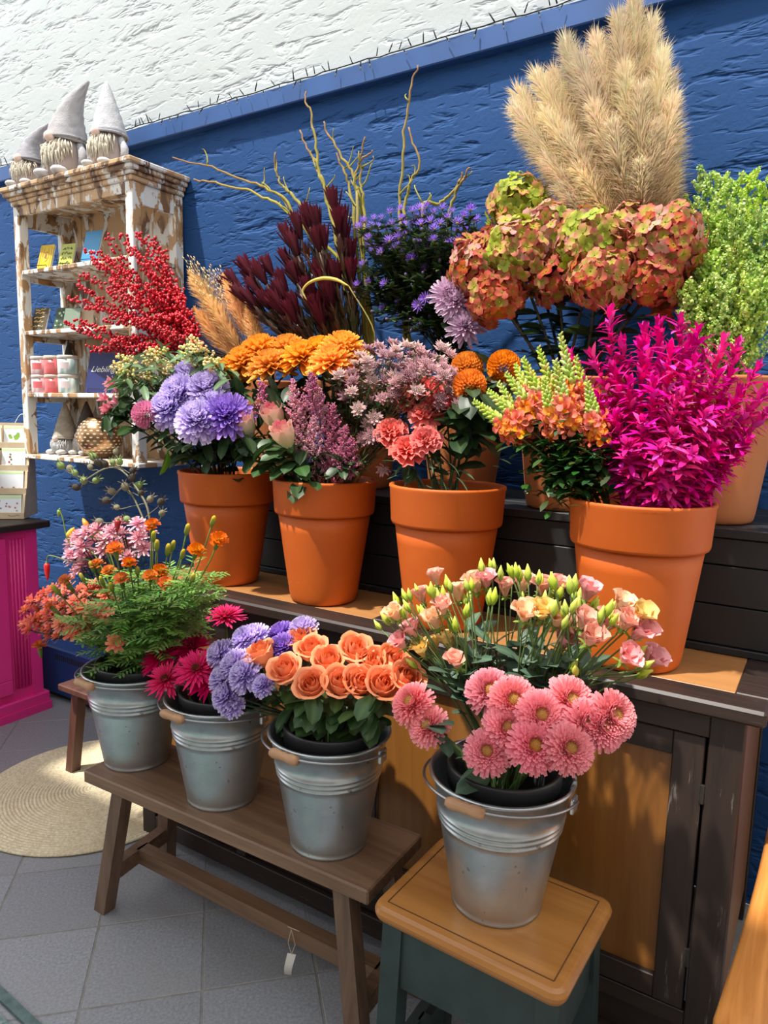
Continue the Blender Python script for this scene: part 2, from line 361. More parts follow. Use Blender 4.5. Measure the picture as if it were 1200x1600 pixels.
# ------------------------------------------------------------------ counter cabinet
def piece(name,root,mat,x0,x1,y0,y1,z0,z1,bev=.002,label=None,parent=None):
    g = boxg(((x0+x1)/2,(y0+y1)/2,(z0+z1)/2),(abs(x1-x0)/2,abs(y1-y0)/2,abs(z1-z0)/2),bev)
    return part(name,g,mat,root,label=label) if parent is None else sub(name,g,mat,root,parent,label=label)
ct = thing('counter_cabinet','long dark wooden counter with honey coloured door panels carrying the terracotta pots','cabinet',(-1.0,1.92,0))
ZC = .935; XL,XR = -1.965,-.057; YF = 1.545
piece('top_rail',ct,'dark_wood_x',XL,XR,1.513,1.60,ZC-.034,ZC,.006); piece('top_rail',ct,'dark_wood_x',XL,XR,2.20,2.325,ZC-.034,ZC,.003)
for a,b in ((XL,XL+.06),(-1.03,-.93),(-.123,XR)): piece('top_rail',ct,'dark_wood_x',a,b,1.60,2.20,ZC-.034,ZC,.003)
for a,b in ((XL+.06,-1.03),(-.93,-.123)): piece('top_panel',ct,'honey_panel_x',a,b,1.60,2.20,ZC-.03,ZC-.0015,.001,'scratched honey coloured inset panel')
for a,b in ((-1.945,-1.88),(-.159,-.094)): piece('post',ct,'dark_wood_z',a,b,YF,YF+.06,0,ZC-.034)
piece('post',ct,'dark_wood_z',-1.945,-1.86,2.25,2.31,0,ZC-.034); piece('post',ct,'dark_wood_z',-.16,-.094,2.25,2.31,0,ZC-.034)
piece('side_panel',ct,'honey_panel_z',-.114,-.100,YF+.06,2.25,.10,ZC-.034); piece('side_panel',ct,'honey_panel_z',-1.94,-1.925,YF+.06,2.25,.10,ZC-.034)
piece('front_rail',ct,'dark_wood_x',-1.88,-.159,YF,YF+.04,.845,ZC-.034); piece('bottom_rail',ct,'dark_wood_x',-1.88,-.159,YF,YF+.04,.025,.085)
piece('front_rail',ct,'dark_wood_x',-1.88,-.159,YF+.004,YF+.04,.165,.205)
for a,b in ((-1.86,-1.50),(-1.46,-1.10),(-1.06,-.66),(-.62,-.159)): piece('lower_panel',ct,'dark_wood_x',a,b,YF+.02,YF+.035,.085,.165)
for x in (-1.48,-1.08,-.64): piece('muntin',ct,'dark_wood_z',x-.02,x+.02,YF+.004,YF+.04,.085,.165)
for a,b,pa in ((-1.88,-1.04,1),(-1.04,-.162,2)):
    d = piece('door',ct,'honey_panel_z',a+.064,b-.063,YF+.018,YF+.030,.26,.79,.001,'honey coloured door panel')
    piece('stile',ct,'dark_wood_z',a+.003,a+.066,YF+.003,YF+.035,.208,.842,parent=d); piece('stile',ct,'dark_wood_z',b-.066,b-.003,YF+.003,YF+.035,.208,.842,parent=d)
    piece('rail',ct,'dark_wood_x',a+.066,b-.066,YF+.004,YF+.035,.208,.262,parent=d); piece('rail',ct,'dark_wood_x',a+.066,b-.066,YF+.004,YF+.035,.788,.842,parent=d)
    for z in (.72,.34):
        hg = G(); hg.tube([(b,YF-.001,z-.02),(b,YF-.001,z+.02)],.005,8); hg.box((b,YF+.001,z),(.008,.002,.018)); sub('hinge',hg,'hinge',ct,d,label='small worn metal hinge')
piece('back_panel',ct,'dark_wood_x',-1.86,-.16,2.27,2.29,.1,ZC-.034)
# ------------------------------------------------------------------ black step on the counter
st = thing('plant_step','black painted plank step standing on the counter against the blue wall','step',(-.9,2.09,ZC))
ZS = 1.243; sx0,sx1 = -1.93,-.062
for z0,z1 in ((.955,1.052),(1.055,1.150),(1.153,1.218)): piece('front_board',st,'black_board',sx0,sx1,1.858,1.876,z0,z1)
piece('base_strip',st,'black_board',sx0,sx1,1.850,1.876,ZC,.953)
for y0,y1 in ((1.848,2.005),(2.008,2.165),(2.168,2.325)): piece('top_board',st,'black_board',sx0,sx1,y0,y1,1.220,ZS)
for a in (sx0,sx1-.02): piece('end_board',st,'black_board',a,a+.02,1.878,2.32,ZC,1.219)
# ------------------------------------------------------------------ bench
bn = thing('bench','narrow dark brown wooden bench carrying three zinc buckets','bench',(-1.26,1.32,0))
ZB = .455; rzb = R_(1.2)
seat = G(); seat.box((-1.262,1.322,ZB-.0185),(.487,.128,.0185),rz=rzb,bev=.004); part('seat',seat,'bench_wood_x',bn)
def leg(root,a,b,mat,wx=.046,wy=.04):
    g = G(); a = Vector(a); b = Vector(b); V=[]
    for p in (a,b):
        for i,j in ((-1,-1),(1,-1),(1,1),(-1,1)): V.append((p.x+i*wx/2,p.y+j*wy/2,p.z))
    g.add(V,[(3,2,1,0),(4,5,6,7)]+[(i,(i+1)%4,4+(i+1)%4,4+i) for i in range(4)]); return part('leg',g,mat,root)
FL=(-1.725,1.222,0); RL=(-1.775,1.485,0); FRt=(-.868,1.222,ZB-.037); RRt=(-.872,1.42,ZB-.037)
leg(bn,FL,(-1.625,1.226,ZB-.037),'bench_wood_z'); leg(bn,(-1.745,1.475,0),(-1.655,1.42,ZB-.037),'bench_wood_z')
leg(bn,(-.775,1.195,0),(-.858,1.240,ZB-.037),'bench_wood_z'); leg(bn,(-.79,1.475,0),(-.862,1.42,ZB-.037),'bench_wood_z')
g = G(); g.bar((-1.688,1.24,.135),(-1.715,1.46,.135),.035,.045); part('end_stretcher',g,'bench_wood_x',bn)
g = G(); g.bar((-.805,1.225,.135),(-.812,1.455,.135),.035,.045); part('end_stretcher',g,'bench_wood_x',bn)
g = G(); g.bar((-1.69,1.335,.135),(-.82,1.342,.135),.04,.045); part('long_stretcher',g,'bench_wood_x',bn)
# price tag tied to the stretcher
tp_ = aty(457,1440,1.315); tt = thing('paper_tag','small curled paper tag hanging on a string from the bench stretcher','tag',tp_)
g = G(); g.tube([(tp_.x+.0,1.310,.16),(tp_.x-.012,1.312,.115),(tp_.x,1.312,.088)],.0012,5); g.tube([(tp_.x+.0,1.310,.16),(tp_.x+.012,1.312,.12),(tp_.x,1.312,.088)],.0012,5); g.tube([(tp_.x-.012,1.311,.162),(tp_.x+.028,1.309,.168)],.0012,5); part('string',g,'string',tt)
g = G(); V=[]; n=8
for i in range(n+1):
    u=i/n; z=.088-.065*u; a=-.6+1.3*u
    for s in (-1,1): V.append((tp_.x+s*.011*(1-.25*u)-.012*u*u,1.312-.010*math.sin(u*3)+.004*s,z))
V2=[(x,y+.0012,z) for x,y,z in V]
F=[(2*i,2*i+1,2*i+3,2*i+2) for i in range(n)]+[(2*i+18,2*i+20,2*i+21,2*i+19) for i in range(n)]
g.add(V+V2,F); part('tag_paper',g,'paper_tag',tt,True)
# ------------------------------------------------------------------ small red-brown stool behind
s2 = thing('low_stool','small reddish brown wooden stool standing on the round jute rug','stool',(-2.28,1.76,0))
part('seat',boxg((-2.27,1.765,.388),(.25,.155,.013),.004),'stool_red_wood',s2)
for a,b in (((-2.525,1.665,.008),(-2.485,1.685,.375)),((-2.53,1.89,.008),(-2.49,1.865,.375)),((-2.02,1.665,.008),(-2.06,1.685,.375)),((-2.02,1.89,.008),(-2.06,1.865,.375))): leg(s2,a,b,'stool_red_wood',.042,.04)
part('apron',boxg((-2.27,1.69,.345),(.20,.01,.03)),'stool_red_wood',s2)
# ------------------------------------------------------------------ green stool
ZT = .49
gs = thing('side_stool','square stool with honey wood top and dark green painted base','stool',(-.51,1.285,0))
def rounded_top(cx,cy,hx,hy,z0,z1,r,prof,mat,name,root,rz=0,grow=0):
    g=G(); k=6; ring=[]
    for sx,sy,a0 in ((1,1,0),(-1,1,90),(-1,-1,180),(1,-1,270)):
        for i in range(k+1):
            a=R_(a0+90*i/k); ring.append((sx*(hx-r),sy*(hy-r),math.cos(a),math.sin(a)))
    V=[];n=len(ring)
    for ins,z in prof:
        for bx,by,c,s in ring:
            x=bx+c*(r-ins); y=by+s*(r-ins); V.append((cx+x*math.cos(rz)-y*math.sin(rz),cy+x*math.sin(rz)+y*math.cos(rz),z))
    F=[(i*n+j,i*n+(j+1)%n,(i+1)*n+(j+1)%n,(i+1)*n+j) for i in range(len(prof)-1) for j in range(n)]
    F+=[tuple(range(n))[::-1],tuple(range((len(prof)-1)*n,len(prof)*n))]; g.add(V,F); return part(name,g,mat,root,False)
sc_ = (-.510,1.285); rzs = R_(-2)
rounded_top(*sc_,.208,.158,0,0,.03,[(.014,ZT-.034),(.006,ZT-.031),(.001,ZT-.022),(0,ZT-.014),(.004,ZT-.005),(.012,ZT-.001),(.020,ZT)],'stool_top_wood','seat_top',gs,rzs)
def ringstrip(cx,cy,hx,hy,w,z,rz,mat,name,root):
    g=G()
    for (x0,y0,x1,y1) in ((-hx,-hy,hx,-hy),(hx,-hy,hx,hy),(hx,hy,-hx,hy),(-hx,hy,-hx,-hy)):
        q=[]
        for x,y in ((x0,y0),(x1,y1)): q.append((cx+x*math.cos(rz)-y*math.sin(rz),cy+x*math.sin(rz)+y*math.cos(rz),z))
        g.bar(q[0],q[1],w,.0016)
    return part(name,g,mat,root,label='dark groove line around the stool top')
ringstrip(*sc_,.180,.130,.0022,ZT+.0002,rzs,'groove','edge_groove',gs)
for sx in (-1,1):
    for sy in (-1,1): leg(gs,(-.51+sx*.178,1.285+sy*.125,0),(-.51+sx*.165,1.285+sy*.115,ZT-.034),'green_paint',.045,.045)
for s in (-1,1):
    part('apron',boxg((-.51,1.285+s*.122,ZT-.105),(.145,.010,.070)),'green_paint',gs); part('apron',boxg((-.51+s*.172,1.285,ZT-.105),(.010,.095,.070)),'green_paint',gs)
for s in (-1,1): part('stretcher',boxg((-.51+s*.172,1.285,.12),(.012,.10,.018)),'green_paint',gs)
part('stretcher',boxg((-.51,1.285,.12),(.165,.012,.018)),'green_paint',gs)
# ------------------------------------------------------------------ oak chair whose arm reaches into the picture
oc = thing('oak_armchair','honey oak armchair with a broad rounded armrest beside the counter','chair',(.22,1.40,0))
g = G(); V=[]; n=16
for i in range(n+1):
    u=i/n; y=1.055+.72*u; xl=-.076+.034*u+.008*math.sin(u*3.1); xr=xl+.105-.03*u; z=.60+.004*math.sin(u*3); rd=.014 if 0<i<n else .008
    e = 0 if i not in (0,n) else .006
    for (x,zz) in ((xl+rd+e,z-.036+e),(xl+e,z-.026),(xl+e,z-.010),(xl+.005+e,z-.003),(xl+rd+e,z-e),(xr-rd-e,z-e),(xr-.005-e,z-.003),(xr-e,z-.010),(xr-e,z-.026),(xr-rd-e,z-.036+e)): V.append((x,y,zz))
k=10; F=[(i*k+j,i*k+(j+1)%k,(i+1)*k+(j+1)%k,(i+1)*k+j) for i in range(n) for j in range(k)]+[tuple(range(k)),tuple(range(n*k,(n+1)*k))[::-1]]
g.add(V,F); part('armrest',g,'oak_arm',oc,True)
g2=G(); g2.add([(x+.50,y,z) for x,y,z in V],F); part('armrest',g2,'oak_arm',oc,True)
for x in (-.02,.48):
    for y in (1.12,1.72): part('leg',boxg((x,y,.28),(.022,.022,.28)),'oak_arm',oc)
part('seat',boxg((.23,1.42,.41),(.225,.27,.02),.006),'oak_arm',oc); part('backrest',boxg((.23,1.745,.72),(.225,.012,.22),.004),'oak_arm',oc)
# ------------------------------------------------------------------ rugs
rc = Vector((-2.335,1.628,0)); rug = thing('round_rug','round coiled jute rug lying on the grey tiles','rug',(rc.x,rc.y,.002))
t = NT('jute'); f = t.noise(t.coord((90,90,90)),1.0,4,.7); f2=t.noise(t.coord((4,4,4)),1.0,3); c=t.mix(t.ramp(f,[(.3,0.0),(.7,1.0)]),(.52,.42,.25),(.86,.76,.56)); c=t.mix(t.ramp(f2,[(.55,0.0),(.75,.4)]),c,(.50,.37,.20)); t.set(Base_Color=c,Roughness=.9); t.bump(f,.6,.004)
RR=.432; nr=34; prof=[]
for i in range(nr):
    r=RR*i/nr
    for q,h in ((.0,.004),(.2,.0085),(.5,.010),(.8,.0085)): prof.append((max(.0005,r+RR/nr*q),h))
prof+=[(RR,.006),(RR+.001,.002),(RR*.98,.0005)]
g=G(); g.lathe(prof,(rc.x,rc.y,.002),64); part('coil',g,'jute',rug,True,label='coiled braid')
t=NT('teal_rug'); f=t.noise(t.coord((26,26,26)),1.0,5,.7); c=t.mix(t.ramp(f,[(.4,0.0),(.6,1.0)]),(.035,.10,.11),(.28,.34,.31)); t.set(Base_Color=c,Roughness=.95); t.bump(f,.4,.004)
ta,tb = atz(0,1548,0),atz(55,1600,0); dd=(tb-ta).normalized(); pp=Vector((-dd.y,dd.x,0)); pp = pp if pp.y<0 else -pp
mid=ta+dd*.1+pp*.5; tr=thing('teal_rug','worn teal patterned rug with a plain border on the tiles','rug',(mid.x,mid.y,.002))
rzr=math.atan2(dd.y,dd.x)
part('pile',boxg((mid.x+pp.x*.02,mid.y+pp.y*.02,.006),(.78,.48,.004),0,rzr),'teal_rug',tr)
g=G(); e=mid-pp*.492; g.box((e.x,e.y,.0065),(.80,.012,.0045),(1,1,1),rzr); part('border',g,plain('rug_border',(.10,.15,.15),.9,0,40,.3),tr)
# ------------------------------------------------------------------ heater and pink cabinet
ht = thing('heater','low blue metal wall heater with a row of vent slots','heater',(-2.95,2.19,0))
part('body',boxg((-2.99,2.205,.155),(.40,.135,.125),.008),'heater_blue',ht); part('plinth',boxg((-2.99,2.215,.015),(.38,.115,.015)),'dark_slot',ht)
for i in range(30): part('vent_slot',boxg((-3.24+.0155*i,2.0695,.232),(.004,.0012,.014)),'dark_slot',ht)
pc = thing('pink_cabinet','bright magenta pink cabinet with fluted pilaster and dark wooden top','cabinet',(-3.45,1.45,0))
XP=-3.21
part('body',boxg((-3.50,1.43,.49),(.285,.55,.42)),'pink_paint',pc)
part('plinth',boxg((-3.487,1.425,.055),(.30,.572,.035),.006),'pink_paint',pc); part('plinth',boxg((-3.482,1.425,.02),(.303,.575,.02)),'pink_paint',pc)
part('top',boxg((-3.50,1.43,.928),(.325,.60,.016),.004),'dark_wood_x',pc,label='dark stained wooden top')
for y in (1.845,1.862,1.879,1.896,1.913): 
    g=G(); g.tube([(XP-.004,y,.14),(XP-.004,y,.87)],.0075,8); part('flute',g,'pink_paint',pc,True)
part('pilaster',boxg((XP-.006,1.945,.50),(.010,.028,.41)),'pink_paint',pc)
dr = part('door',boxg((XP-.004,1.52,.505),(.010,.295,.375),.002),'pink_paint',pc)
for y0,y1,z0,z1 in ((1.225,1.815,.13,.20),(1.225,1.815,.81,.88),(1.225,1.295,.2,.81),(1.745,1.815,.2,.81)): sub('door_frame',boxg((XP+.010,(y0+y1)/2,(z0+z1)/2),(.010,(y1-y0)/2,(z1-z0)/2),.004),'pink_paint',pc,dr)
sub('raised_panel',boxg((XP+.006,1.52,.505),(.012,.185,.265),.009),'pink_paint',pc,dr)
# ------------------------------------------------------------------ card rack
rk_o = Vector((-3.307,1.979,.946)); ex = Vector((-.76,-.65,0)).normalized(); ey = Vector((-ex.y,ex.x,0)); ey = ey if ey.y>0 else -ey
rk = thing('card_rack','stepped plywood rack filled with white floral greeting cards','card rack',tuple(rk_o))
def rp(a,b,c): return rk_o+ex*a+ey*b+Vector((0,0,c))
def rbox(a0,a1,b0,b1,c0,c1):
    g=G(); g.add([tuple(rp(a,b,c)) for a in (a0,a1) for b in (b0,b1) for c in (c0,c1)],[(0,1,3,2),(4,6,7,5),(0,4,5,1),(2,3,7,6),(0,2,6,4),(1,5,7,3)]); return g
tiers=[(0,.0),(.045,.115),(.09,.225),(.135,.335)]
g=G(); poly=[(0,0),(.195,0),(.195,.49),(.17,.49)]+[q for b,z in reversed(tiers) for q in ((b+.012,z+.125),(b,z+.02))]
poly=[(0,0),(.195,0),(.195,.46),(.165,.46),(.135,.335),(.12,.335),(.09,.225),(.075,.225),(.045,.115),(.03,.115),(0,.03)]
def side(a0,a1):
    g=G(); n=len(poly); g.add([tuple(rp(a,b,c)) for a in (a0,a1) for b,c in poly],[tuple(range(n)),tuple(range(n,2*n))[::-1]]+[(i,(i+1)%n,n+(i+1)%n,n+i) for i in range(n)]); return g
part('side_board',side(0,.012),'ply',rk); part('side_board',side(.50,.512),'ply',rk)
part('back_board',rbox(.012,.50,.187,.195,0,.46),'ply',rk); part('base_board',rbox(.012,.5,.0,.187,0,.008),'ply',rk)
k=0
for b,z in tiers:
    part('lip',rbox(.0,.512,b-.006,b+.004,z,z+.030),'ply',rk); part('tier_shelf',rbox(.012,.5,b+.004,b+.05,z,z+.006),'ply',rk)
    for i in range(4):
        a0=.018+i*.122
        if i>2: continue
        part('divider',rbox(a0+.1155,a0+.1195,b+.004,b+.03,z+.006,z+.10),'ply',rk)
        g=G(); lean=.022
        g.add([tuple(rp(a,bb,c)) for a,bb,c in ((a0,b+.008,z+.008),(a0+.112,b+.008,z+.008),(a0+.112,b+.008+lean,z+.112),(a0,b+.008+lean,z+.112),(a0,b+.011,z+.008),(a0+.112,b+.011,z+.008),(a0+.112,b+.011+lean,z+.112),(a0,b+.011+lean,z+.112))],[(0,1,2,3),(7,6,5,4),(0,4,5,1),(1,5,6,2),(2,6,7,3),(3,7,4,0)],(.80,.83,.86))
        cols=[(.30,.55,.10),(.60,.08,.08),(.75,.42,.30),(.65,.25,.30)]; tr_=tiers.index((b,z)); kind=3-tr_
        def mark(u,v,s,col):
            c=rp(a0+.112*u,b+.0072+lean*v-.0006,z+.008+.104*v); q=[]
            for j in range(6): an=j*math.pi/3; q.append(tuple(c+ex*(s*math.cos(an))+Vector((0,0,s*math.sin(an)))))
            g.add(q,[tuple(range(6))],col)
        g.add([tuple(rp(a0+.112*u,b+.0074+lean*v,z+.008+.104*v)) for u,v in ((0,.86),(1,.86),(1,.98),(0,.98))],[(0,1,2,3)],(.62,.78,.42))
        if kind==0:
            for j in range(9): mark(rnd.uniform(.35,.8),rnd.uniform(.35,.6),.009,(.35,.6,.12))
        elif kind==1:
            for j in range(6): mark(.62+rnd.uniform(-.05,.08),.1+.12*j,.006,((.6,.07,.05),(.2,.4,.2))[j%2])
        elif kind==2:
            for j in range(4): mark(.15+.24*j,.16+.05*(j%2),.007,((.8,.45,.3),(.6,.2,.3))[j%2])
        else:
            for j in range(11): mark(rnd.uniform(.1,.9),rnd.uniform(.08,.75),.005,((.65,.2,.3),(.25,.28,.4),(.4,.5,.3))[j%3])
        lb=['white card with a small green tree on the rack tier with tree cards','white card with a trail of red berries on its rack tier','white card with orange and pink blossoms along its lower edge','white card with scattered small red and blue flowers on the lowest rack tier'][kind]
        solo('greeting_card',g,'matte',lb,'card',tuple(rp(a0,b,z)),'greeting cards with %s'%('trees','berries','blossoms','scattered flowers')[kind])
g=G(); q=[tuple(rp(.02+.035*j+.0*a,-.0065,.015+.004*math.sin(j*5))) for j,a in ((0,0),(.3,0),(.7,0),(1.1,0),(1.5,0))]; g.tube(q,.0009,4,(.1,.06,.03)); part('signature',g,'matte',rk,label='small handwritten mark on the bottom lip')
g=G(); g.tube([tuple(rp(.09-.008*j,.19,.45+.055*math.sin(math.pi*j/10))) for j in range(11)],.0016,6,(.8,.82,.8)); part('hanging_loop',g,'matte',rk,True,label='thin white loop')
# ------------------------------------------------------------------ bookcase
bx0,bx1,by0,by1 = -3.412,-2.552,2.06,2.335; ZB0=1.235; ZB1=2.43
bc = thing('bookcase','tall open bookcase with peeling white paint hanging on the blue wall','bookcase',(-2.98,2.2,ZB0))
ps=.046
for x in (bx0,bx1-ps):
    for y in (by0,by1-ps): piece('post',bc,'peeling_paint',x,x+ps,y,y+ps,ZB0,ZB1,.003)
SH=[ZB0+.02,1.556,1.852,2.135]
for i,z in enumerate(SH): 
    piece('shelf',bc,'peeling_paint',bx0+(.002 if i else -.012),bx1-(.002 if i else -.012),by0-(.012 if i==0 else -.004),by1-.012,z-.020,z,.003)
piece('back_panel',bc,'peeling_tan',bx0+ps+.10,bx1-ps,by1-.010,by1-.003,ZB0,ZB1,.001)
piece('back_panel',bc,'peeling_tan',bx0+ps-.002,bx0+ps+.097,by1-.011,by1-.004,ZB0,ZB1,.001)
for x in (bx0+.006,bx1-.026): piece('side_rail',bc,'peeling_paint',x,x+.02,by0+ps,by1-ps,ZB1-.085,ZB1,.002)
for x in (bx0+.006,bx1-.026):
    for z in SH[1:]: piece('side_rail',bc,'peeling_paint',x,x+.02,by0+ps,by1-ps,z-.045,z-.021,.002)
piece('front_rail',bc,'peeling_tan',bx0+ps,bx1-ps,by0+.003,by0+.025,ZB1-.045,ZB1,.002)
for z0,z1,o_ in ((ZB1,ZB1+.022,.008),(ZB1+.022,ZB1+.038,.018),(ZB1+.038,ZB1+.058,.032),(ZB1+.058,ZB1+.078,.046)):
    piece('cornice',bc,'peeling_tan',bx0-o_,bx1+o_,by0-o_,by1+.004,z0,z1,.004)
ZTOP=ZB1+.078
# ------------------------------------------------------------------ gnomes
def gnome(base,h,face,label,group,hat=(.40,.40,.42),body=(.50,.41,.38),beard=(.78,.72,.60),lean=(0,0),tipd=(0,0),slim=1.0,arms=True,feet=True,nosez=.40):
    base=Vector(base); r=thing('gnome',label,'gnome',tuple(base),group); f=Vector((math.cos(face),math.sin(face),0)); s=Vector((-f.y,f.x,0)); bw=h*.185*slim; hb=h*nosez
    g=G(); prof=[(.002,0),(bw*.85,0),(bw*1.05,hb*.12),(bw*1.1,hb*.3),(bw*.98,hb*.6),(bw*.78,hb*.9),(bw*.6,hb*1.05),(.002,hb*1.1)]
    g.lathe(prof,tuple(base),20,body); v=g.v[0]; v+=nrng.normal(0,bw*.018,v.shape); v[:,2]=np.maximum(v[:,2],base.z); part('body',g,'hair',r,True)
    g=G(); pts=[];rad=[]; n=14; top=h-hb*.88
    for i in range(n+1):
        u=i/n; pts.append(base+Vector((0,0,hb*.88+top*u*(1-.10*u*(abs(tipd[0])+abs(tipd[1])>0))))+Vector((lean[0]*u+tipd[0]*u**3,lean[1]*u+tipd[1]*u**3,0))*h); rad.append(bw*(1.03*(1-u)**.85+.06)*(1+.03*math.sin(u*40)))
    g.tube(pts,rad,20,hat); c=g.c[0]; c*=nrng.uniform(.8,1.15,(len(c),1)); hto=part('hat',g,'knit',r,True)
    g=G(); g.tube([base+Vector((0,0,hb*.885))+Vector((math.cos(a),math.sin(a),0))*bw*1.06 for a in np.linspace(0,2*math.pi,25)],bw*.075,7,tuple(x*.8 for x in hat)); sub('brim',g,'knit',r,hto,True)
    g=G(); g.ball(base+f*bw*1.08+Vector((0,0,hb*.86)),bw*.27,12,8,(.74,.56,.48)); part('nose',g,'matte',r,True,label='round pink felt nose')
    g=G()
    for i in range(260):
        a=rnd.gauss(0,.42); a=max(-1.0,min(1.0,a)); L=hb*rnd.uniform(.25,.52)*(1-.3*abs(a)); d=f*math.cos(a)+s*math.sin(a); z0=hb*rnd.uniform(.62,.86)
        p0=base+d*bw*(.93-.12*(z0/hb-.6))+Vector((0,0,z0)); out=bw*rnd.uniform(.10,.34); sw=s*rnd.uniform(-.2,.2)*bw
        P=[p0,p0+d*out+Vector((0,0,-L*.4))+sw*.5,p0+d*out*rnd.uniform(.7,1.1)+sw+Vector((0,0,-L))]
        P[2].z=max(P[2].z,base.z+.004); P[1].z=max(P[1].z,base.z+.006)
        kk=rnd.uniform(.8,1.15); cc=tuple(min(1,x*kk) for x in beard); g.tube(P,[h*.006,h*.009,h*.002],4,cc)
    part('beard',g,'hair',r,True,label='shaggy pale beard',kind='stuff')
    if arms:
        for q in (-1,1):
            a=base+s*q*bw*.85+Vector((0,0,hb*.78)); b=base+s*q*bw*1.32+f*bw*.25+Vector((0,0,hb*.22))
            g=G(); g.tube([a,a.lerp(b,.5)+s*q*bw*.18,b],[bw*.2,bw*.24,bw*.22],10,tuple(x*.95 for x in hat)); ar=part('arm',g,'knit',r,True)
            g=G(); g.ball(b+Vector((0,0,-bw*.1)),bw*.28,10,7,(.50,.48,.47)); sub('mitten',g,'matte',r,ar,True)
    if feet:
        for q in (-1,1): g=G(); g.ball(base+f*bw*1.05+s*q*bw*.62+Vector((0,0,bw*.24)),(bw*.5,bw*.34,bw*.24),12,8,(.55,.53,.52),M=((f.x,s.x,0),(f.y,s.y,0),(0,0,1))); part('foot',g,'matte',r,True)
    return r
z=ZTOP+.0005; fc=R_(-84)
p=aty(45,292,2.13); gnome((p.x+.03,2.13,z),.30,fc+.1,'smallest grey gnome with slumped hat on top of the bookcase','gnomes on the bookcase',lean=(.12,.02),tipd=(.35,0),hat=(.36,.35,.38),slim=1.3,nosez=.50)
p=aty(107,278,2.13); gnome((p.x,2.13,z),.425,fc,'tallest grey gnome with bent knitted hat on top of the bookcase','gnomes on the bookcase',lean=(.10,.0),tipd=(.30,0),hat=(.42,.41,.42),slim=1.12,nosez=.47)
p=aty(172,258,2.13); gnome((p.x,2.13,z),.375,fc+.05,'grey gnome with straight pointed hat at the end of the bookcase top','gnomes on the bookcase',lean=(-.02,0),hat=(.50,.50,.52),slim=1.05,nosez=.45)
p=aty(107,708,2.20); gnome((p.x,2.19,SH[0]),.26,fc,'pale tan plush gnome sitting on the bottom bookcase shelf','gnomes in the bookcase',hat=(.42,.37,.30),beard=(.66,.66,.66),body=(.5,.5,.52),slim=1.2,nosez=.36)
p=aty(131,712,2.22); gnome((p.x,2.245,SH[0]),.265,fc,'dark grey plush gnome with white beard beside the gold lantern','gnomes in the bookcase',hat=(.10,.085,.075),beard=(.66,.66,.66),body=(.28,.28,.3),slim=1.15,nosez=.42,arms=False)
p=aty(108,600,2.24); gnome((p.x,2.245,SH[1]),.26,fc,'charcoal plush gnome standing behind the stacked tins','gnomes in the bookcase',hat=(.085,.08,.08),beard=(.4,.38,.36),body=(.2,.19,.19),slim=.85)
# ------------------------------------------------------------------ gold lantern
lp=aty(160,716,2.16); lp=Vector((lp.x,2.15,SH[0])); ln=thing('lantern','round perforated copper gold lantern on the bottom bookcase shelf','lantern',tuple(lp))
plain('copper',(.42,.24,.12),.28,.95,18,.2); plain('lantern_hole',(.85,.72,.5),.4,.2)
g=G(); prof=[(.03,0),(.05,.004)]+[(.105*math.sin(a),.10-.098*math.cos(a)) for a in np.linspace(.55,2.6,16)]+[(.05,.19),(.045,.185)]; g.lathe(prof,tuple(lp),32); part('shell',g,'copper',ln,True)
g=G()
for i,th in enumerate(np.linspace(.75,2.4,11)):
    for j in range(22):
        a=2*math.pi*(j+.5*(i%2))/22; n_=Vector((math.sin(th)*math.cos(a),math.sin(th)*math.sin(a),-math.cos(th))); c=lp+Vector((0,0,.10))+Vector((n_.x*.1055,n_.y*.1055,n_.z*.0985)); sd=Vector((-math.sin(a),math.cos(a),0)); up=n_.cross(sd)
        g.add([tuple(c+sd*.008*math.cos(q)+up*.0038*math.sin(q)) for q in np.arange(6)*math.pi/3],[tuple(range(6))],(1,1,1))
part('punched_holes',g,'lantern_hole',ln,label='rows of small punched slots',kind='stuff')
# ------------------------------------------------------------------ tins on shelf
def tin(px,row,col,label,lid=(.55,.5,.45),marks=None):
    p=aty(px,610,2.115); h=.088; b=Vector((p.x,2.115,SH[1]+.0005+row*(h+.001))); r=thing('tin',label,'tin',tuple(b),'small tins stacked on the bookcase shelf'); R=.0475
    g=G(); g.lathe([(.001,0),(R*.97,0),(R,.004),(R,h*.86),(.001,h*.86)],tuple(b),28,col)
    if marks:
        c=g.c[0]
        for i in range(len(c)):
            if rnd.random()<.45: c[i]=marks
    part('body',g,'gloss',r,True)
    g=G(); g.lathe([(R*1.0,h*.80),(R*1.03,h*.81),(R*1.03,h*.95),(R*.96,h),(.001,h*.985)],tuple(b),28,lid); part('lid',g,'gloss',r,True)
    g=G(); f=-1.05; 
    V=[(b.x+1.006*R*math.cos(f+a),b.y+1.006*R*math.sin(f+a),b.z+z_) for z_ in (h*.28,h*.62) for a in np.linspace(-.5,.5,6)]; g.add(V,[(i,i+1,7+i,6+i) for i in range(5)],(.75,.62,.62) if col[0]<.6 else (.72,.16,.17)); part('label_patch',g,'gloss',r)
for row in (0,1):
    s=('lower','upper')[row]
    tin(66,row,(.66,.52,.50),s+' pale pink patterned tin in the stack nearest the shelf post',marks=(.5,.3,.32)); tin(86.5,row,(.62,.12,.12),s+' red tin in the middle stack on the shelf',lid=(.58,.45,.36)); tin(108,row,(.30,.40,.40),s+' grey green flowered tin beside the charcoal gnome',marks=(.62,.66,.6))
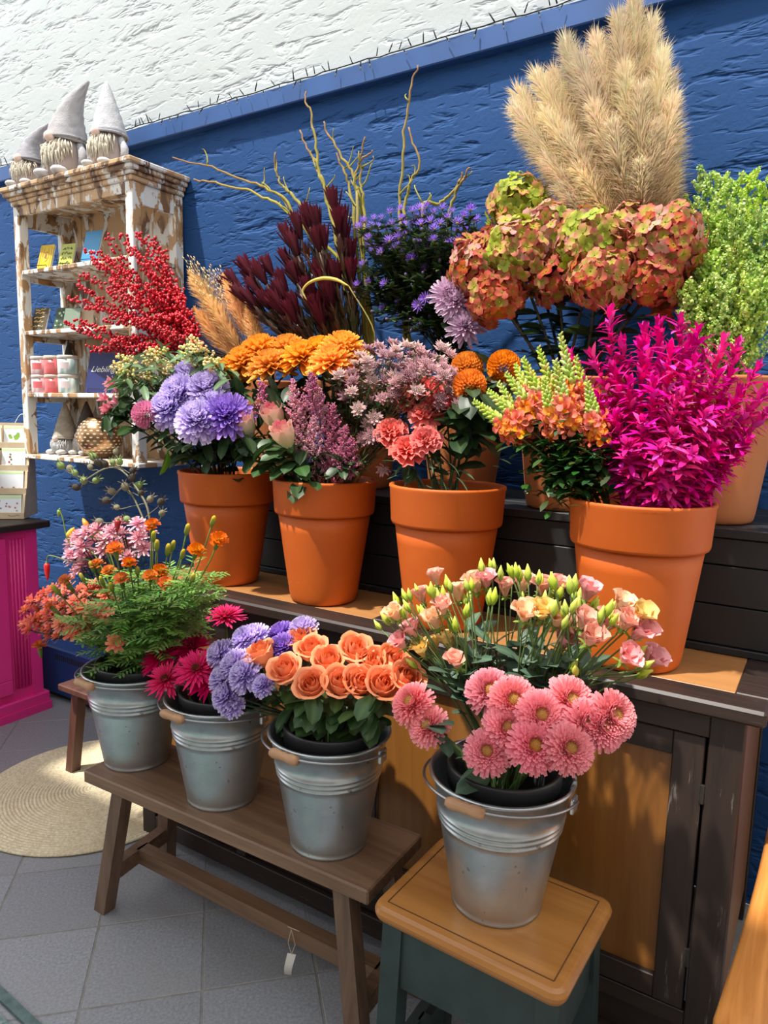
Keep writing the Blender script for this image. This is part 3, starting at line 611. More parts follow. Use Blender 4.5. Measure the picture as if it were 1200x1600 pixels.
# ------------------------------------------------------------------ books and cards on wire stands
def wirestand(p,w,label,face):
    f=Vector((math.cos(face),math.sin(face),0)); s=Vector((-f.y,f.x,0)); p=Vector(p); r=thing('wire_stand',label,'stand',tuple(p),'black wire stands in the bookcase'); g=G(); z=Vector((0,0,1))
    for q in (-1,1):
        a=p+s*q*w*.36; g.tube([a+f*.03+z*.022,a+f*.03+z*.003,a-f*.055+z*.003,a-f*.012+z*.11],.0017,5)
    g.tube([p+s*w*.36+f*.03+z*.022,p-s*w*.36+f*.03+z*.022],.0017,5); g.tube([p+s*w*.36-f*.05+z*.003,p-s*w*.36-f*.05+z*.003],.0017,5); part('wire',g,'wire_black',r,True); return f,s
def book(px,py,y,zs,w,h,th,col,label,face=R_(-80),deco=None,stand=True,name='book',edge=(.7,.68,.62)):
    p=aty(px,py,y); p=Vector((p.x,y,zs+.0006)); f=Vector((math.cos(face),math.sin(face),0)); s=Vector((-f.y,f.x,0))
    if stand: wirestand(p,w,'black wire stand holding the '+label.split(' on ')[0],face)
    u=(Vector((0,0,1))*math.cos(.3)-f*math.sin(.3)); n=f*math.cos(.3)+Vector((0,0,1))*math.sin(.3); o0=p+f*.022+Vector((0,0,.005))
    r=thing(name,label,'book' if th>.006 else 'card',tuple(p))
    def bx(d0,d1,ins,c):
        g=G(); g.add([tuple(o0+s*(i*(w/2-ins))+u*(ins if k==0 else h-ins)+n*d) for d in (d0,d1) for k in (0,1) for i in (-1,1)],[(0,1,3,2),(4,6,7,5),(0,4,5,1),(2,3,7,6),(0,2,6,4),(1,5,7,3)],c); return g
    part('cover',bx(-.0015,0,0,col),'gloss',r); part('pages',bx(-th,-.0015,.0015,edge),'matte',r)
    if deco: 
        g=G(); deco(lambda a,b,d=.0008: o0+s*(a*w/2)+u*(b*h)+n*d,g); part('cover_print',g,'gloss',r,label='printed cover design')
    return r,o0,s,u,n
def strokes(rows,col,n=5,wv=.06,rr=.0016,x=.75):
    def d(P,g):
        for b in rows:
            for k in range(n):
                a0=-x+2*x*k/n; L=2*x/n*.8; pts=[P(a0+L*q,b+rnd.uniform(-wv,wv)) for q in (0,.3,.6,1)]; g.tube(pts,rr,4,col)
    return d
def floral(col):
    def d(P,g):
        for i in range(14): a=i*.449; g.ball(P(.22*math.cos(a*3)*rnd.random(),.55+.2*math.sin(a)*rnd.random()),.003,6,4,col)
        for q in (-1,1):
            g.tube([P(.75*q,.1),P(.78*q,.5),P(.7*q,.92)],.0011,4,col); g.tube([P(.1*q,.3),P(.5*q,.5),P(.3*q,.85)],.0011,4,col)
    return d
book(73,424,2.13,SH[3],.085,.125,.012,(.72,.50,.04),'small yellow book with pink floral print on the upper shelf',deco=floral((.55,.28,.22)))
book(106,418,2.15,SH[3],.085,.12,.010,(.48,.52,.12),'lime green patterned book on the upper shelf',deco=strokes((.2,.4,.6,.8),(.14,.16,.05)))
for i in range(3): book(122+5*i,414,2.20+.012*i,SH[3],.06,.115-.006*i,.004,((.35,.25,.2),(.6,.55,.5),(.25,.2,.2))[i],('brown','cream','dark')[i]+' card leaning behind the lime green book',stand=False,name='card',face=R_(-60))
book(143,412,2.14,SH[3],.095,.16,.010,(.07,.27,.50),'sky blue book on the upper shelf',deco=strokes((.3,.35),(.7,.75,.75),3))
book(64,518,2.13,SH[2],.095,.118,.010,(.10,.085,.06),'black book with gold lettering on the middle shelf',deco=strokes((.18,.40,.58,.78,.90),(.70,.47,.16),4,.05,.0026,.7),edge=(.75,.72,.68))
def leafy(P,g):
    for i in range(16): g.ball(P(rnd.uniform(-.8,.5),rnd.uniform(.1,.9)),(.008,.003,.006),6,4,((.45,.65,.42),(.06,.12,.06))[i%2])
book(98,512,2.16,SH[2],.085,.115,.006,(.06,.09,.06),'dark card with pale green leaves on the middle shelf',deco=leafy)
book(114,510,2.13,SH[2],.085,.10,.005,(.20,.26,.20),'sage green card on the middle shelf',face=R_(-72))
book(134,507,2.17,SH[2],.08,.10,.005,(.50,.38,.26),'tan card on the middle shelf',face=R_(-60))
r,o0,s_,u_,n_=book(160,612,2.15,SH[1],.155,.215,.012,(.022,.028,.13),'navy blue book with white script title beside the tins',face=R_(-68))
try:
    cu=bpy.data.curves.new('title_text','FONT'); cu.body='Liebling'; cu.size=.040; cu.shear=.35; cu.extrude=.0006; cu.align_x='CENTER'
    to=bpy.data.objects.new('tmp_text',cu); C.objects.link(to); bpy.context.view_layer.update()
    me=bpy.data.meshes.new_from_object(to.evaluated_get(bpy.context.evaluated_depsgraph_get())); bpy.data.objects.remove(to); me.materials.clear(); me.materials.append(MATS['card_white'])
    q=o0+u_*.10+n_*.0012-r.location; M=Matrix(((s_.x,u_.x,n_.x,q.x),(s_.y,u_.y,n_.y,q.y),(s_.z,u_.z,n_.z,q.z),(0,0,0,1))); ob('title_lettering',me,r,M)
except Exception as e: print('text',e)
book(188,596,2.27,SH[1],.16,.24,.010,(.52,.30,.05),'mustard yellow book standing behind the navy book',stand=False,face=R_(-75))
# ------------------------------------------------------------------ string lights on the rail
sl=thing('string_lights','dark green cable string of tiny unlit bulbs lying along the blue rail','string lights',(-1.7,2.30,2.76)); pts=[]
x=-4.2
while x<.4: pts.append((x,2.303+rnd.uniform(-.004,.006),2.7605+rnd.uniform(0,.004))); x+=.05
g=G(); g.tube(pts,.0022,5,(.012,.016,.012)); part('cable',g,'matte',sl,True)
bg_=G(); bg_.tube([(0,0,0),(0,0,.02)],.0022,6,(.012,.016,.012)); bg_.tube([(0,0,.02),(0,0,.032)],[.0026,.001],6,(.10,.11,.10)); bme=bg_.mesh('bulb','matte')
x=-3.9
while x<.3:
    up=rnd.random()<.62; d=Vector((rnd.uniform(-.8,.8),-.25,1 if up else -.9)); p=Vector((x,2.301 if up else 2.290,2.764 if up else 2.755)); ob('bulb',bme,sl,TRS(p-sl.location,d,0,rnd.uniform(.8,1.25))); x+=rnd.uniform(.018,.065)
# ------------------------------------------------------------------ terracotta pots
def pot(x,y,z,h,R,r,label,mat='terracotta',group=None):
    o=thing('terracotta_pot',label,'flower pot',(x,y,z),group); g=G(); k=h/.366; Rb=R*.955
    yb=h*.735; sl_=lambda t:r+(Rb*.93-r)*t
    g.lathe([(.02,0),(r*.9,0),(r*.97,.003),(r,.010)]+[(sl_(t),yb*t) for t in (.1,.3,.55,.8,1.0)]+[(sl_(1)-.012,yb),(r*.9,.03),(.001,.03)],(x,y,z),56); part('pot_body',g,mat,o,True)
    g=G(); g.lathe([(sl_(1)-.004,yb-.004),(Rb*.985,yb-.003),(Rb,yb+.004),(R*.985,h-.012),(R,h-.006),(R*.995,h-.001),(R*.97,h),(R*.925,h-.001),(R*.91,h-.008),(Rb*.88,yb),(sl_(1)-.012,yb-.004)],(x,y,z),56); part('rim_band',g,mat,o,True); return Vector((x,y,z+h))
P1=pot(-1.663,1.690,ZC,.366,.157,.100,'terracotta pot of lavender chrysanthemums beside the bookcase, on the counter')
P2=pot(-1.265,1.690,ZC,.366,.156,.100,'terracotta pot of pink roses and astilbe on the counter')
P3=pot(-.856,1.688,ZC,.378,.156,.102,'terracotta pot of coral carnations on the counter')
P4=pot(-.357,1.685,ZC,.380,.161,.110,'large terracotta pot of magenta ruscus and snapdragons on the counter')
K1=pot(-1.775,2.08,ZS,.36,.152,.100,'terracotta pot of red berry branches on the black step','terracotta_old')
K2=pot(-1.36,2.02,ZS,.36,.152,.100,'terracotta pot of dark red leucadendron on the black step','terracotta_old')
K3=pot(-.985,2.04,ZS,.36,.152,.100,'terracotta pot of purple asters on the black step','terracotta_old')
A_=pot(-.628,1.965,ZS,.36,.152,.104,'terracotta pot of hydrangeas on the black step','terracotta_old')
E_=pot(-.256,1.99,ZS,.36,.156,.108,'terracotta pot of pampas grass and green pennycress on the black step','terracotta_old')
g=G(); g.lathe([(.001,.33),(.135,.33),(.138,.335),(.138,.342),(.130,.343),(.128,.30),(.10,.05),(.001,.05)],(P3.x,P3.y,ZC),40,(.25,.30,.34)); solo('water_liner',g,'gloss','grey plastic water liner inside the carnation pot','liner',(P3.x,P3.y,ZC+.04),smooth=True)
# ------------------------------------------------------------------ zinc buckets with black inner pots
def bucket(x,y,z,label,inner,h=.288,R=.149,r=.093,tilt=0):
    o=thing('zinc_bucket',label,'bucket',(x,y,z)); g=G(); S_=lambda t:r+(R-.006-r)*t
    prof=[(.001,.008),(r-.004,.008),(r-.001,0),(r+.0015,0),(r+.002,.007),(r,.010)]
    for t in np.linspace(.06,.60,6): prof.append((S_(t),h*t))
    for q in range(3):
        t0=.635+q*.042
        for a,b in ((0,0),(.008,.0022),(.016,.0032),(.024,.0022),(.032,0)): prof.append((S_(t0+a)+b,h*(t0+a)))
    prof+=[(S_(.80),h*.80),(S_(.97),h*.97),(R-.002,h-.008),(R+.001,h-.004),(R,h),(R-.005,h+.001),(R-.008,h-.004),(S_(.9)-.003,h*.9),(S_(.5)-.003,h*.5),(r-.002,.012),(.001,.012)]
    g.lathe(prof,(x,y,z),64); part('bucket_body',g,'zinc',o,True)
    rb=R+.010; pts=[(x+rb*math.cos(a),y+rb*math.sin(a)*1.03,z+h-.020+.014*math.sin(-a)) for a in np.linspace(-math.pi,0,33)]
    pts=[(x-R+.002,y,z+h-.028)]+pts+[(x+R-.002,y,z+h-.028)]
    g=G(); g.tube(pts,.0030,8); hb=part('bail',g,'wire',o,True,label='thin wire carrying handle')
    a0=-math.pi/2-.28; a1=-math.pi/2+.22; gp=[(x+rb*math.cos(a),y+rb*1.03*math.sin(a),z+h-.020+.014*math.sin(-a)) for a in np.linspace(a0,a1,9)]
    a,b=Vector(gp[0]),Vector(gp[-1]); gp=[a.lerp(b,i/10)-Vector((0,.006,0)) for i in range(11)]
    g=G(); g.tube(gp,[.0085,.0115,.012,.0115,.0095,.0115,.0095,.0115,.012,.0115,.0085],12); sub('grip',g,'grip_wood',o,hb,True,'turned wooden grip')
    for q in (-1,1):
        g=G(); g.box((x+q*(R+.002),y,z+h-.028),(.004,.014,.016),bev=.002); g.ball((x+q*(R+.006),y,z+h-.024),.005,8,6); part('ear',g,'zinc',o)
    zi=z+.0125; hi=.292; Ri=.118; ri=.080; i_=thing('black_pot',inner,'flower pot',(x+.003,y+.005,zi)); c=(x+.003,y+.005,zi)
    g=G(); g.lathe([(.001,0),(ri-.003,0),(ri,.004),(Ri-.010,hi-.045),(Ri-.012,hi-.044),(Ri-.006,hi-.002),(Ri-.010,hi-.003),(Ri-.016,hi-.05),(ri-.004,.01),(.001,.01)],c,48); part('pot_body',g,'black_plastic',i_,True)
    g=G(); g.lathe([(Ri-.011,hi-.047),(Ri-.002,hi-.046),(Ri,hi-.004),(Ri-.001,hi),(Ri-.006,hi),(Ri-.0062,hi-.045)],c,48); part('rim_band',g,'black_plastic',i_,True)
    return Vector((x+.003,y+.005,zi+hi))
Q1=bucket(-1.682,1.323,ZB,'zinc bucket on the bench holding marigolds','black plastic pot inside the marigold bucket')
Q2=bucket(-1.325,1.318,ZB,'zinc bucket on the bench holding magenta gerberas','black plastic pot inside the magenta gerbera bucket')
Q3=bucket(-.962,1.315,ZB,'zinc bucket on the bench holding orange roses','black plastic pot inside the orange rose bucket')
Q4=bucket(-.512,1.300,ZT,'zinc bucket on the honey topped stool holding pink gerberas','black plastic pot inside the pink gerbera bucket')
# ================================================================== flowers
CAMV = Vector((.45,-.8,.25)).normalized()
GREEN=(.055,.11,.025); DGREEN=(.022,.050,.018); LGREEN=(.16,.26,.06)
def basept(pc,h,depth=.25,spread=.06):
    d=Vector((h[0]-pc.x,h[1]-pc.y,0)); L=min(1,d.length/.3); d=d.normalized() if d.length>1e-4 else Vector((1,0,0))
    return Vector((pc.x,pc.y,pc.z-depth))+d*(-.03*L)+Vector((rnd.uniform(-spread,spread),rnd.uniform(-spread,spread),0))*.6
def clampin(path,pc,Rin):                                # keep the stem inside the rim until it leaves the pot
    for p in path:
        if p.z<pc.z+.012:
            d=Vector((p.x-pc.x,p.y-pc.y)); m=Rin*(.80 if p.z<pc.z-.08 else .92)
            if d.length>m: d*=m/d.length; p.x,p.y=pc.x+d.x,pc.y+d.y
    return path
def facing(h,pc,out=1.0,up=.6,camw=.5):
    d=Vector((h.x-pc.x,h.y-pc.y,0)); return (d*out*4+Vector((0,0,up))+CAMV*camw+rv(.12)).normalized()
PATHS={}
def fill(kind,area_fn,n,y,dy,mes,sc=(.8,1.2),maxl=.13):
    cand=[(r_,p) for k_,(nm,r_,P) in PATHS.items() if nm in kind for p in P[2:]]
    for i in range(n):
        q=area_fn(); t_=aty(q[0],q[1],y+rnd.uniform(-dy,dy)); r_,p=min(cand,key=lambda c:(c[1]-t_).length+rnd.random()*.03); d=t_-p
        if d.length<.01: d=CAMV.copy()
        if d.length>maxl:
            g=G(); e=t_-d.normalized()*.05; g.tube(bez(p,p.lerp(e,.4)+Vector((0,0,.02)),e,e,5),.0013,4,GREEN); tw=part('leaf_stalk',g,'leaf',r_,True); p=e
        leaf_at(rnd.choice(mes),p,d.normalized()+CAMV*.35+rv(.25),r_,rnd.uniform(*sc))
def flower(name,label,cat,group,pc,h,hd=None,Rin=.12,heads=None,hname='flower_head',sc=1.0,r=.0028,col=GREEN,stemmat='leaf',depth=.22,leaves=(),leafme=None,lsc=1.0,lang=.7,spin=None,path=None,bend=.4):
    h=Vector(h); hd=facing(h,pc) if hd is None else Vector(hd).normalized(); b=basept(pc,h,depth) if path is None else path[0]
    root=thing(name,label,cat,tuple(b),group); P=path or clampin(stem_path(b,h,hd,11,bend),pc,Rin)
    g=G(); g.tube(P,[r*1.15,r],6,col); part('stem',g,stemmat,root,True)
    if heads is not None:
        me=rnd.choice(heads); ob(hname,me,root,TRS(h-root.location,hd,rnd.uniform(0,6.28) if spin is None else spin,sc))
    PATHS[root.name]=(name,root,P)
    for t in leaves:
        i=max(1,min(len(P)-2,int(t*(len(P)-1)))); d=(P[i+1]-P[i]).normalized(); a=rnd.uniform(0,6.28); sd=Vector((math.cos(a),math.sin(a),0)); sd=(sd-d*sd.dot(d)).normalized()
        leaf_at(rnd.choice(leafme) if isinstance(leafme,list) else leafme,P[i],sd+d*lang+CAMV*.25,root,lsc*rnd.uniform(.75,1.2))
    return root,P,h,hd
def jit(y,a): return y+rnd.uniform(-a,a)
def jitc(c,a=.15): return tuple(min(1,max(0,x*rnd.uniform(1-a,1+a))) for x in c)
# ---------------- head prototypes
def mk(fn,n=2,name='head',mat='petal'):
    out=[]
    for i in range(n): g=G(); fn(g); out.append(g.mesh(name,mat))
    return out
def disc(g,r,h,c1,c2,k=60,z=0):
    g.ball((0,0,z),(r,r,h),12,6,c1)
    for i in range(k):
        a=i*2.39996; q=math.sqrt((i+.5)/k); e=math.sqrt(max(0,1-q*q)); g.tube([(r*q*math.cos(a),r*q*math.sin(a),z+h*e),(r*q*1.12*math.cos(a),r*q*1.12*math.sin(a),z+h*e+r*.22)],r*.055,3,lerp(c1,c2,q),cap=False)
def f_germini(g):
    rosette(g,210,(.034,.015),(.0085,.006),(-22,68),(.86,.11,.20),(.88,.20,.26),(.97,.42,.46),r0=(.013,.010),z0=(0,.012),bend=.25,seg=3,m=2,cup=.3,shape=.8,tip=.6,jit=.09); disc(g,.011,.008,(.62,.34,.10),(.86,.68,.28),50,.010)
def f_gerb(g):
    rosette(g,120,(.058,.02),(.0095,.004),(-10,55),(.70,.010,.12),(.52,.006,.08),(.82,.04,.20),r0=(.010,.008),z0=(0,.010),bend=.2,seg=3,m=2,cup=.25,shape=.7,tip=.2,jit=.16); disc(g,.013,.009,(.10,.02,.01),(.35,.18,.03),40,.008)
def mumfn(n,R,ca,cb,tipc,el=(-25,82),W=.013,inn=.4,bend=.5,z=.018,tip=.4,seg=3):
    return lambda g: rosette(g,n,(R,R*inn),(W,W*.6),el,ca,cb,tipc,r0=(R*.14,0),z0=(0,z),bend=bend,seg=seg,m=2,cup=.45,shape=.72,tip=tip,jit=.13)
def f_carn(g):
    rosette(g,46,(.036,.016),(.026,.014),(-12,80),(.84,.07,.085),(.86,.08,.09),(.95,.26,.24),r0=(.003,0),z0=(0,.010),bend=.35,seg=3,m=4,shape=.92,tip=.85,ruf=.0042,jit=.2); g.tube([(0,0,-.024),(0,0,-.010),(0,0,.002)],[.005,.008,.010],8,(.10,.18,.06))
def f_pom(c1,c2):
    def f(g):
        n=210
        for i in range(n):
            zc=1-1.75*(i+.5)/n; th=math.acos(zc); az=i*2.39996; V,F,u=petal(.0105,.0068,2,2,.5,.6,.8,.4,.65)
            c=np.array(lerp(c1,c2,max(0,zc))); g.add(setp(V,az,math.pi/2-th+rnd.uniform(-.12,.12),(.0165*math.sin(th)*math.cos(az),.0165*math.sin(th)*math.sin(az),.0165*zc)),F,(c[None]*(.9+.2*u[:,None]))*rnd.uniform(.92,1.06))
    return f
def calyx(g,c,s=1.0,n=5):
    g.ball((0,0,-.006*s),(.008*s,.008*s,.009*s),8,6,c)
    for i in range(n): V,F,u=petal(.020*s,.007*s,4,2,-.9,0,.3,.6,.02); g.add(setp(V,i*6.283/n,.5,(.005*s*math.cos(i*6.283/n),.005*s*math.sin(i*6.283/n),-.004*s)),F,c)
GERM=mk(f_germini,3,'gerbera_head'); GERB=mk(f_gerb,2,'gerbera_head')
LAV=(.42,.22,.78); LAV_D=(.28,.09,.66); LAV_L=(.80,.72,.95)
MUM_LAV=mk(mumfn(230,.046,LAV,LAV_D,LAV_L,(-45,88),.013,.45,.75,.020,.6),2,'chrysanthemum_head'); MUM_PUR=mk(mumfn(180,.050,(.24,.09,.55),LAV_D,(.46,.30,.76)),1,'chrysanthemum_head')
MUM_ORG=mk(mumfn(150,.060,(.94,.36,.018),(.92,.31,.01),(.98,.50,.05),(-35,78),.021,.45,.35,.02,.5),2,'chrysanthemum_head')
MUM_LIL=mk(mumfn(80,.048,(.66,.38,.60),(.52,.20,.42),(.80,.62,.78),(-25,75),.012,.4,.3),2,'chrysanthemum_head')
POM_ORG=mk(f_pom((.88,.30,.012),(.90,.36,.02)),2,'pompon_head'); POM_PNK=mk(f_pom((.74,.30,.46),(.68,.24,.40)),1,'pompon_head'); CARN=mk(f_carn,3,'carnation_head')
LF_ROSE=leafmesh('rose_leaf',.062,.038,(.030,.075,.020),(.06,.12,.035),-.5,.18); LF_LONG=leafmesh('long_leaf',.085,.022,(.085,.16,.065),(.15,.23,.10),-.6,.2)
LF_MUM=leafmesh('mum_leaf',.070,.036,(.022,.050,.018),(.05,.09,.03),-.6,.2,shape=.6); LF_LIS=leafmesh('lisianthus_leaf',.070,.034,(.085,.145,.095),(.13,.20,.13),-.4,.15)
LF_DARK=leafmesh('glossy_leaf',.06,.026,(.026,.060,.020),(.05,.09,.03),-.5,.25); LF_LIME=leafmesh('bright_leaf',.055,.032,(.06,.14,.02),(.1,.2,.04),-.5,.2); LF_GRASS=leafmesh('blade_leaf',.11,.007,(.07,.12,.06),(.1,.16,.08),-.7,.1)
# ---------------- roses: every petal a piece of its own
def rose_layer(r,H,spread,lip,ci,co,close=0,n=7,m=8,ruf=.0015):
    g=G(); V=[];cc=[]
    for i in range(n+1):
        v=i/n; rr=r*(.35+.65*math.sin(min(1,v*1.35)*math.pi/2)); z=H*v; rr*=1-close*v*v
        if v>.72: q=(v-.72)/.28; rr+=lip*q*q; z-=lip*.55*q*q
        w=spread*(.45+.55*math.sin(min(1,v*1.7)*math.pi/2))*(1 if v<.8 else 1-.42*((v-.8)/.2)**2)
        for j in range(m+1): s=2*j/m-1; a=s*w; k=1-.06*s*s; V.append((rr*k*math.cos(a),rr*k*math.sin(a),z-.10*H*s*s*v+ruf*math.sin(6*s+r*900)*v)); cc.append(lerp(ci,co,v**1.3))
    g.add(V,[(i*(m+1)+j,i*(m+1)+j+1,(i+1)*(m+1)+j+1,(i+1)*(m+1)+j) for i in range(n) for j in range(m)],np.array(cc)); return g.mesh('petal','petal_fixed')
def rose_kit(ci,co,ci2,co2,lf=1.0,hf=1.0):
    L=[(.006,.057,2.2,.000,3,.5),(.012,.058,1.6,.001,3,.42),(.018,.057,1.3,.004,4,.30),(.025,.054,1.1,.009,4,.16),(.031,.050,1.0,.016,5,.04)]
    return [(rose_layer(r,H*hf,s,l*lf,lerp(ci2,ci,i/4),lerp(co2,co,i/4),cl),n,r) for i,(r,H,s,l,n,cl) in enumerate(L)]
ROSE_O=rose_kit((.92,.38,.16),(.95,.38,.19),(.82,.16,.04),(.90,.22,.07),.62,1.05); ROSE_P=rose_kit((.62,.66,.34),(.86,.46,.40),(.80,.16,.24),(.84,.14,.24),.28,1.1)
cal=G(); calyx(cal,(.06,.12,.03),1.25); CALYX=cal.mesh('calyx','leaf')
def rose(label,group,pc,h,hd,kit,sc=1.0,nl=3,lsc=1.0,flat=1.0,depth=.2):
    root,P,h,hd=flower('rose',label,'rose',group,pc,h,hd,heads=None,r=.0034,col=(.05,.10,.03),depth=depth)
    base=h-hd*.022*sc; s0=rnd.uniform(0,6.28)
    ob('calyx',CALYX,root,TRS(base-root.location,hd,s0,sc))
    for me,n,r in kit:
        for k in range(n): ob('petal',me,root,TRS(base-root.location,(hd+rv(.05)),s0+r*300+k*6.283/n,(sc*flat*rnd.uniform(.95,1.06),sc*flat,sc*rnd.uniform(.94,1.04))))
    for i in range(nl):
        q=P[rnd.choice((5,6,7,8))]; a=rnd.uniform(0,6.28); leaf_at(LF_ROSE,q,Vector((math.cos(a),math.sin(a),rnd.uniform(-.5,.3)))+CAMV*.6,root,lsc*rnd.uniform(.8,1.2))
    return root
# ================================================================== bucket on the stool
for px,py,dy in ((645,1100,0),(670,1135,-.01),(766,1081,.02),(802,1095,0),(793,1139,-.03),(845,1118,-.02),(762,1175,-.06),(835,1166,-.06),(889,1170,-.05),(889,1095,.03),(914,1131,.01),(941,1135,.02),(956,1118,.04)):
    h=aty(px,py,1.215+dy); d=Vector((h.x-Q4.x,h.y-Q4.y,0))
    flower('pink_gerbera','fluffy pink gerbera with yellowish centre in the bucket on the stool','gerbera','pink gerberas in the stool bucket',Q4,h,(d*3.2+Vector((0,0,.62))+CAMV*.75+rv(.15)),.10,GERM,sc=rnd.uniform(1.02,1.16),r=.0036,col=(.12,.20,.06))
def f_lis(c1,c2):
    def f(g):
        rosette(g,9,(.042,.032),(.034,.026),(70,86),c1,c1,c2,r0=(.004,.001),z0=(0,.004),bend=-.42,seg=5,m=4,cup=.25,shape=.82,tip=.75,ruf=.0035,jit=.15); calyx(g,(.22,.32,.06),.75)
    return f
LIS=mk(f_lis((.88,.58,.30),(.94,.62,.42)),2,'bloom','petal_fixed')+mk(f_lis((.88,.52,.32),(.92,.46,.38)),2,'bloom','petal_fixed')
LIS_P=mk(f_lis((.86,.44,.38),(.90,.40,.42)),1,'bloom','petal_fixed'); LIS_Y=mk(f_lis((.90,.62,.16),(.94,.68,.26)),1,'bloom','petal_fixed')
def f_bud(g):
    g.tube([(0,0,-.004),(0,0,.006),(0,0,.016),(0,0,.026),(.001,0,.036)],[.003,.0072,.0080,.0045,.0008],8,np.array([(.34,.48,.06),(.56,.66,.08),(.78,.80,.20)])); 
    for i in range(4): V,F,u=petal(.022,.004,3,1,.2,0,.3,.7,.05); g.add(setp(V,i*1.57,1.15,(.005*math.cos(i*1.57),.005*math.sin(i*1.57),-.002)),F,(.24,.36,.06))
LBUD=mk(f_bud,1,'bud')
lisb=[(683,914,0),(637,975,0),(622,968,0),(695,960,0),(683,981,0),(662,943,0),(718,939,0),(631,1012,1),(664,1025,2),(681,1020,2),(704,1014,2),(716,1043,0),(760,918,1),(745,925,0),(789,931,0),(816,925,0),(845,929,0),(870,927,0),(914,937,1),(845,966,2),(818,970,0),(875,1014,1),(918,1006,0),(908,981,0),(943,985,0),(964,954,0),(993,970,2),(972,981,0),(989,997,1),(972,1033,1),(1006,1039,1),(868,977,0),(890,1000,0),(650,995,1)]
lisd=[(589,987),(608,975),(622,945),(635,938),(657,925),(688,930),(675,930),(768,891),(754,895),(800,900),(812,906),(825,906),(841,912),(860,914),(891,925),(902,940),(885,960),(868,956),(937,970),(880,980),(993,1025),(997,1058),(1003,1043),(893,1047),(706,985),(727,963),(731,922),(764,943),(650,1043),(690,945),(930,955),(955,975),(900,955),(782,905),(872,935),(660,960),(640,955),(700,920),(812,945),(735,940),(850,945),(948,960)]
stems={}
for k,(px,py,kd) in enumerate(lisb): stems.setdefault(k,[]).append((px,py,kd))
budleft=[(q[0]+rnd.uniform(-8,8)*j,q[1]+rnd.uniform(-6,9)*j) for j in (0,1) for q in lisd]
LEAFQ=Vector((0,0,0))
for k,lst in stems.items():
    yb=1.40 if lst[0][1]<960 else 1.31; m=aty(sum(q[0] for q in lst)/len(lst),sum(q[1] for q in lst)/len(lst),yb); fork=m.lerp(Vector((Q4.x,Q4.y+.03,Q4.z)),.42)
    b=basept(Q4,m,.2,.05); hue=('peach','rose pink','butter yellow')[lst[0][2]]; root=thing('lisianthus',hue+' lisianthus stem with lime buds in the bucket on the stool','lisianthus',tuple(b),hue+' lisianthus in the stool bucket')
    P=clampin(bez(b,b+Vector((0,0,.16)),fork-(m-fork)*.3,fork,8),Q4,.105); g=G(); g.tube(P,.0026,5,(.12,.19,.07))
    tips=[]
    for px,py,kd in lst:
        h=aty(px,py,jit(yb,.035)); tips.append((h,kd))
    nb=2 if k%3 else 3
    for j in range(nb):
        if not budleft: break
        bi=min(range(len(budleft)),key=lambda i:(budleft[i][0]-lst[0][0])**2+(budleft[i][1]-lst[0][1])**2); q=budleft.pop(bi); tips.append((aty(q[0],q[1],jit(yb,.04)),9))
    ends=[]
    for h,kd in tips:
        hd=((h-fork).normalized()+Vector((0,0,.35))+(CAMV*.5 if kd!=9 else rv(.2))).normalized(); g.tube(bez(fork,fork+(h-fork)*.4+Vector((0,0,.02)),h-hd*.04,h,6),.0016,4,(.14,.22,.07)); ends.append((h,kd,hd))
    part('stem',g,'leaf',root,True)
    for h,kd,hd in ends:
        if kd==9: ob('bud',LBUD[0],root,TRS(h-root.location,hd,rnd.random()*6,rnd.uniform(.7,.95)))
        else: ob('bloom',rnd.choice(LIS if kd==0 else (LIS_P if kd==1 else LIS_Y)),root,TRS(h-root.location,hd,rnd.random()*6,rnd.uniform(.95,1.2)))
    for i in range(4):
        p=P[rnd.choice((5,6,7))].lerp(fork,rnd.random()*.6)+Vector((0,0,rnd.uniform(-.02,.05))); a=rnd.uniform(0,6.28); leaf_at(LF_LIS,p,Vector((math.cos(a),math.sin(a),.7))+CAMV*.25,root,rnd.uniform(.8,1.2))
fill(('pink_gerbera',),lambda:rnd.choice(((700,1150),(720,1205),(690,1125),(705,1165),(735,1185))),7,1.19,.02,[LF_LIS],(1.0,1.3),.08)
# ================================================================== bucket of orange roses and lavender mums
for px,py,dy in ((412,1027,-.02),(448,1052,-.05),(472,1006,.06),(490,1021,.02),(514,1038,0),(555,1021,.02),(489,1074,-.08),(531,1072,-.05),(562,1071,-.03),(580,1041,.02),(597,1074,-.04),(632,1063,.0),(613,1037,.06)):
    h=aty(px,py,1.30+dy); d=Vector((h.x-Q3.x,h.y-Q3.y,0)); rose('open salmon orange rose in the bench bucket','orange roses in the bench bucket',Q3,h,d*2.6+Vector((0,0,.8))+CAMV*.55+rv(.12),ROSE_O,1.10,3,1.0,1.02)
fill(('rose',),lambda:(rnd.uniform(430,600),rnd.uniform(1095,1150)),34,1.22,.04,[LF_ROSE],(.9,1.25),.05)
for i,(px,py,dy) in enumerate(((347,1023,0),(385,1000,.04),(399,999,.06),(441,994,.10),(474,985,.12),(371,1041,-.02),(384,1056,-.04),(353,1063,-.03),(412,1072,-.05),(357,1089,-.05),(445,1015,.06),(365,1105,-.05))):
    h=aty(px,py,1.27+dy); d=Vector((h.x-Q3.x,h.y-Q3.y,0)); pur=i in (3,10)
    flower('lavender_chrysanthemum','%s chrysanthemum beside the orange roses in the bench bucket'%('deep violet' if pur else 'lavender'),'chrysanthemum','%s chrysanthemums beside the orange roses'%('violet' if pur else 'lavender'),Q3,h,d*2.2+Vector((0,0,.5))+CAMV*.5+rv(.2),.10,MUM_PUR if pur else MUM_LAV,sc=rnd.uniform(.85,1.0)*(.7 if i in (8,11) else 1),r=.003,col=DGREEN,leaves=(.7,),leafme=LF_MUM)
